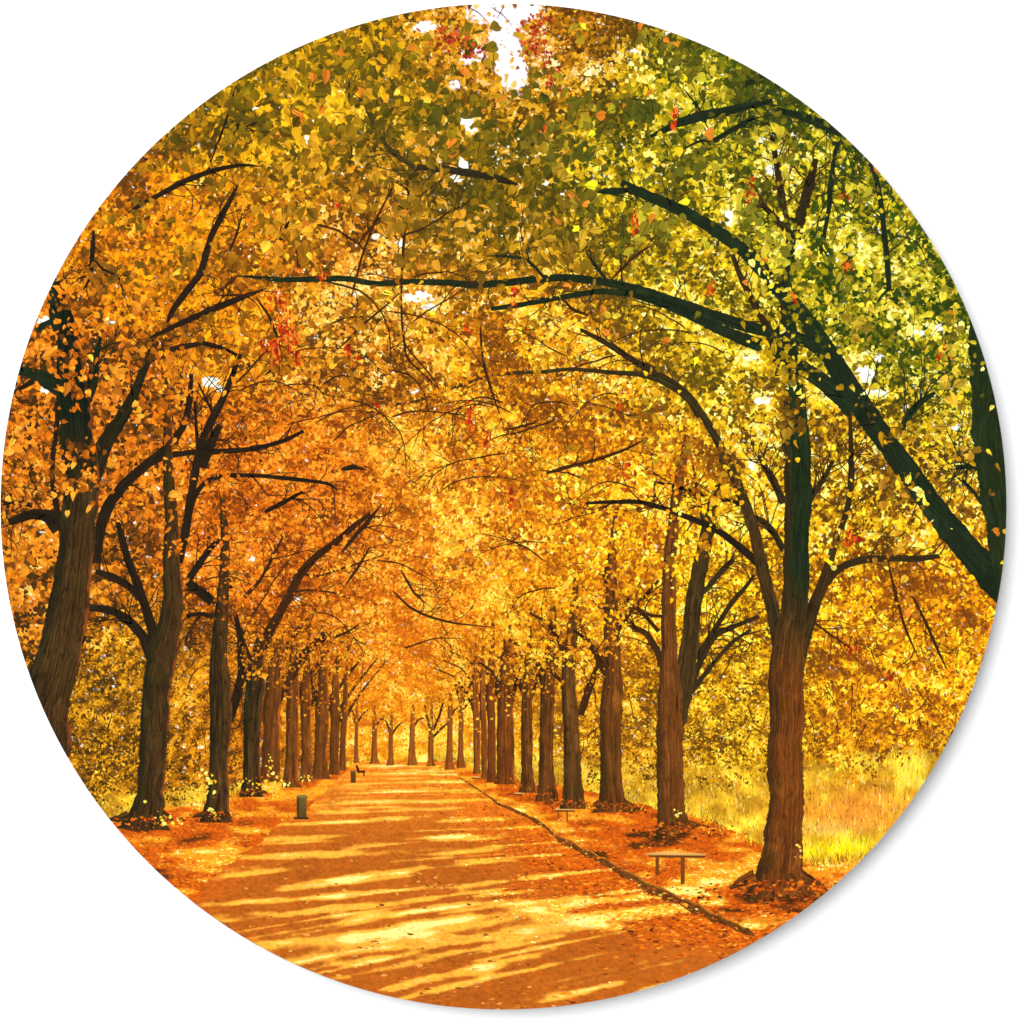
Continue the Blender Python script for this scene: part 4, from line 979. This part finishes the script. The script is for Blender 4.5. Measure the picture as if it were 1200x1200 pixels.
def undergrowth_twigs():
    ps = []
    for x0, x1, y0, y1, n in [(50,300,720,925,70),(800,1160,690,880,80),(640,780,800,880,25)]:
        for _ in range(n):
            x, y = rng.uniform(x0, x1), rng.uniform(y0, y1); a = rng.normal(-math.pi / 2, .7) if x < 400 else rng.normal(math.pi / 2, .7); pts = []
            L = rng.uniform(18, 60); w = rng.uniform(1.0, 2.2)
            for k in range(6):
                pts.append((x, y, w * (1 - .12 * k))); a += rng.normal(0, .2); x += math.cos(a) * L / 6; y += math.sin(a) * L / 6
            ps.append(ribbon(pts, dict(base=(74, 44, 18) if rng.random() < .6 else (110, 62, 22), seed=rng.random() * 50, upright=False, bark=.4), 2.0))
    xy, c, f = join(ps)
    dp = np.concatenate([np.full(len(q[0]), 62 + .08 * (i % 170)) for i, q in enumerate(ps)])
    build('undergrowth_twigs', xy, dp, c, f, picture, 4)['kind'] = 'stuff'
undergrowth_twigs()

def kerb_leaves():
    K = np.array([(538,911,2),(587,943,5),(640,969,7.5),(677,994,10),(733,1024,13),(800,1058,15),(862,1086,12)], float)
    n = 280; t = rng.uniform(0, len(K) - 1, n); p = [np.interp(t, np.arange(len(K)), K[:, k]) for k in range(3)]
    x = p[0] + rng.normal(0, .5, n) * p[2]; y = p[1] + rng.choice([-1, 1], n, p=[.35, .65]) * p[2] * rng.normal(.55, .16, n)
    c = np.array([lin(q) for q in [(206,84,24),(226,106,32),(164,64,20),(236,140,44),(190,80,26),(250,190,80)]])[rng.integers(0, 6, n)] * rng.normal(1, .14, (n, 1))
    sz = p[2] * .42 * rng.uniform(.6, 1.2, n) + .8
    xy, dp, cc, f, fn = leaves(x, y, sz, c, 101 + 3 * rng.random(n), 0, True)
    xy = xy.reshape(n, 6, 2); xy[:, :, 1] = y[:, None] + (xy[:, :, 1] - y[:, None]) * .55
    build('leaves_along_kerb', xy.reshape(-1, 2), dp, cc, f, picture, fn)['kind'] = 'stuff'
kerb_leaves()

# ------------------------------------------------------------------ benches, bins, seedlings, roots
def poly(pts, d, base, grad=1.0, n=.5):
    """filled outline: a fan from its centre"""
    p = np.array(pts, float); c = p.mean(0); P = np.concatenate([[c], p]); m = len(p)
    f = np.array([(0, 1 + i, 1 + (i + 1) % m) for i in range(m)]).ravel()
    g = 1 + n * (rng.random(len(P)) - .5)
    y0, y1 = P[:, 1].min(), P[:, 1].max()
    k = 1 + (grad - 1) * (P[:, 1] - y0) / max(y1 - y0, 1e-6)
    return P, lin(base)[None] * (g * k)[:, None], f, d

def group(name, label, polys):
    xs, ds, cs, fs, o = [], [], [], [], 0
    for P, c, f, d in polys:
        xs.append(P); cs.append(c); fs.append(f + o); ds.append(np.full(len(P), d)); o += len(P)
    ob = build(name, np.concatenate(xs), np.concatenate(ds), np.concatenate(cs), np.concatenate(fs), picture, 3)
    if label: ob['label'] = label
    return ob
def child(name, parent, polys):
    xs, ds, cs, fs, o = [], [], [], [], 0
    for P, c, f, d in polys:
        xs.append(P); cs.append(c); fs.append(f + o); ds.append(np.full(len(P), d)); o += len(P)
    return build(name, np.concatenate(xs), np.concatenate(ds), np.concatenate(cs), np.concatenate(fs), parent, 3)

def bench(label, x0, x1, y, h, t):
    w = x1 - x0
    b = group('bench', label, [poly([(x0, y + .3 * t), (x0 + .35 * w, y - .5 * t), (x1, y + .5 * t), (x1, y + 1.1 * t), (x0 + .3 * w, y + .9 * t), (x0 + .02 * w, y + .9 * t)], 118, (222, 168, 92), .85, .4),
                               poly([(x0 + .04 * w, y + .9 * t), (x0 + .3 * w, y + .9 * t), (x1, y + 1.1 * t), (x1 - .02 * w, y + 1.9 * t), (x0 + .3 * w, y + 1.8 * t), (x0 + .06 * w, y + 1.5 * t)], 117, (120, 66, 26), .8, .3)])
    for fx, fh, fw in ((.20, .72, .030), (.62, 1.0, .034)):
        lx = x0 + fx * w
        child('leg', b, [poly([(lx - fw * w, y + 1.3 * t), (lx + fw * w, y + 1.3 * t), (lx + fw * w, y + h * fh), (lx - fw * w, y + h * fh)], 116, (128, 68, 26), .85, .3)])
bench('nearest low bench between the kerb and the two right hand trunks', 756, 827, 999, 37, 3.4)
bench('second low bench, small and pale, behind the kerb', 649, 674, 947, 15, 2.4)
bench('third low bench, tiny, further along the kerb', 602, 616, 929, 10, 1.4)
bench('smallest low bench near the head of the kerb', 552, 564, 910, 5, 1.5)

bin_ = group('litter_bin', 'green litter bin at the left edge of the path', [poly([(347.6,934),(359.6,934),(359.2,958),(348,958)], 119, (116, 94, 48), .7, .5), poly([(347.6,935),(350.4,935),(350.8,957),(348,958)], 119.6, (76, 62, 32), .9, .4)])
child('rim', bin_, [poly([(346.8,933.2),(349.6,931.4),(357.6,931.2),(360.4,933),(360,935),(347.2,935)], 120, (140, 118, 62), .7, .3)])
child('foot', bin_, [poly([(344.5,957.5),(361.5,957.5),(362,960),(344,960)], 120, (60, 52, 26), .8, .2)])
bin2 = group('litter_bin', 'small brown litter bin far along the path on the left', [poly([(410.8,903),(417.2,903),(417,917.5),(411,917.5)], 119, (112, 72, 30), .75, .3)])
child('rim', bin2, [poly([(410.4,902.2),(417.6,902.2),(417.5,904),(410.5,904)], 120, (176, 116, 52), .8, .2)])
fb = group('bench', 'tiny far bench with a curved backrest beside the small bin', [poly([(417.5,903.2),(428,902.8),(428,905.4),(419,905.8)], 119, (78, 40, 18), .8, .2)])
child('backrest', fb, [poly([(416.4,896.5),(419,896.5),(421.5,903.5),(418.5,904.5)], 119.5, (70, 36, 18), .9, .2)])
child('leg', fb, [poly([(425,905),(427,905),(427.6,909.5),(426,909.5)], 118.5, (80, 42, 18), .9, .2)])

def seedlings():
    for cx, cy, rx, ry, n, s in [(322,920,15,9,60,4.5),(316,898,4,12,16,4),(243,915,10,14,34,5),(228,928,16,9,30,4.5),(196,962,16,8,22,5),(170,938,4,5,3,5),(292,918,8,8,12,3.5),(938,1000,7,10,10,4),(362,912,8,4,12,3),(795,955,6,6,10,4),(250,952,8,8,14,4)]:
        x = cx + rng.normal(0, .55, n) * rx; y = cy + rng.normal(0, .55, n) * ry
        c = np.array([lin(q) for q in [(252,214,72),(255,232,120),(230,170,52),(244,190,60)]])[rng.integers(0, 4, n)] * rng.normal(1, .1, (n, 1))
        xy, dp, cc, f, fn = leaves(x, y, np.full(n, float(s)), c, 160 + 6 * rng.random(n), .3, True)
        build('seedling', xy, dp, cc, f, picture, fn)
seedlings()
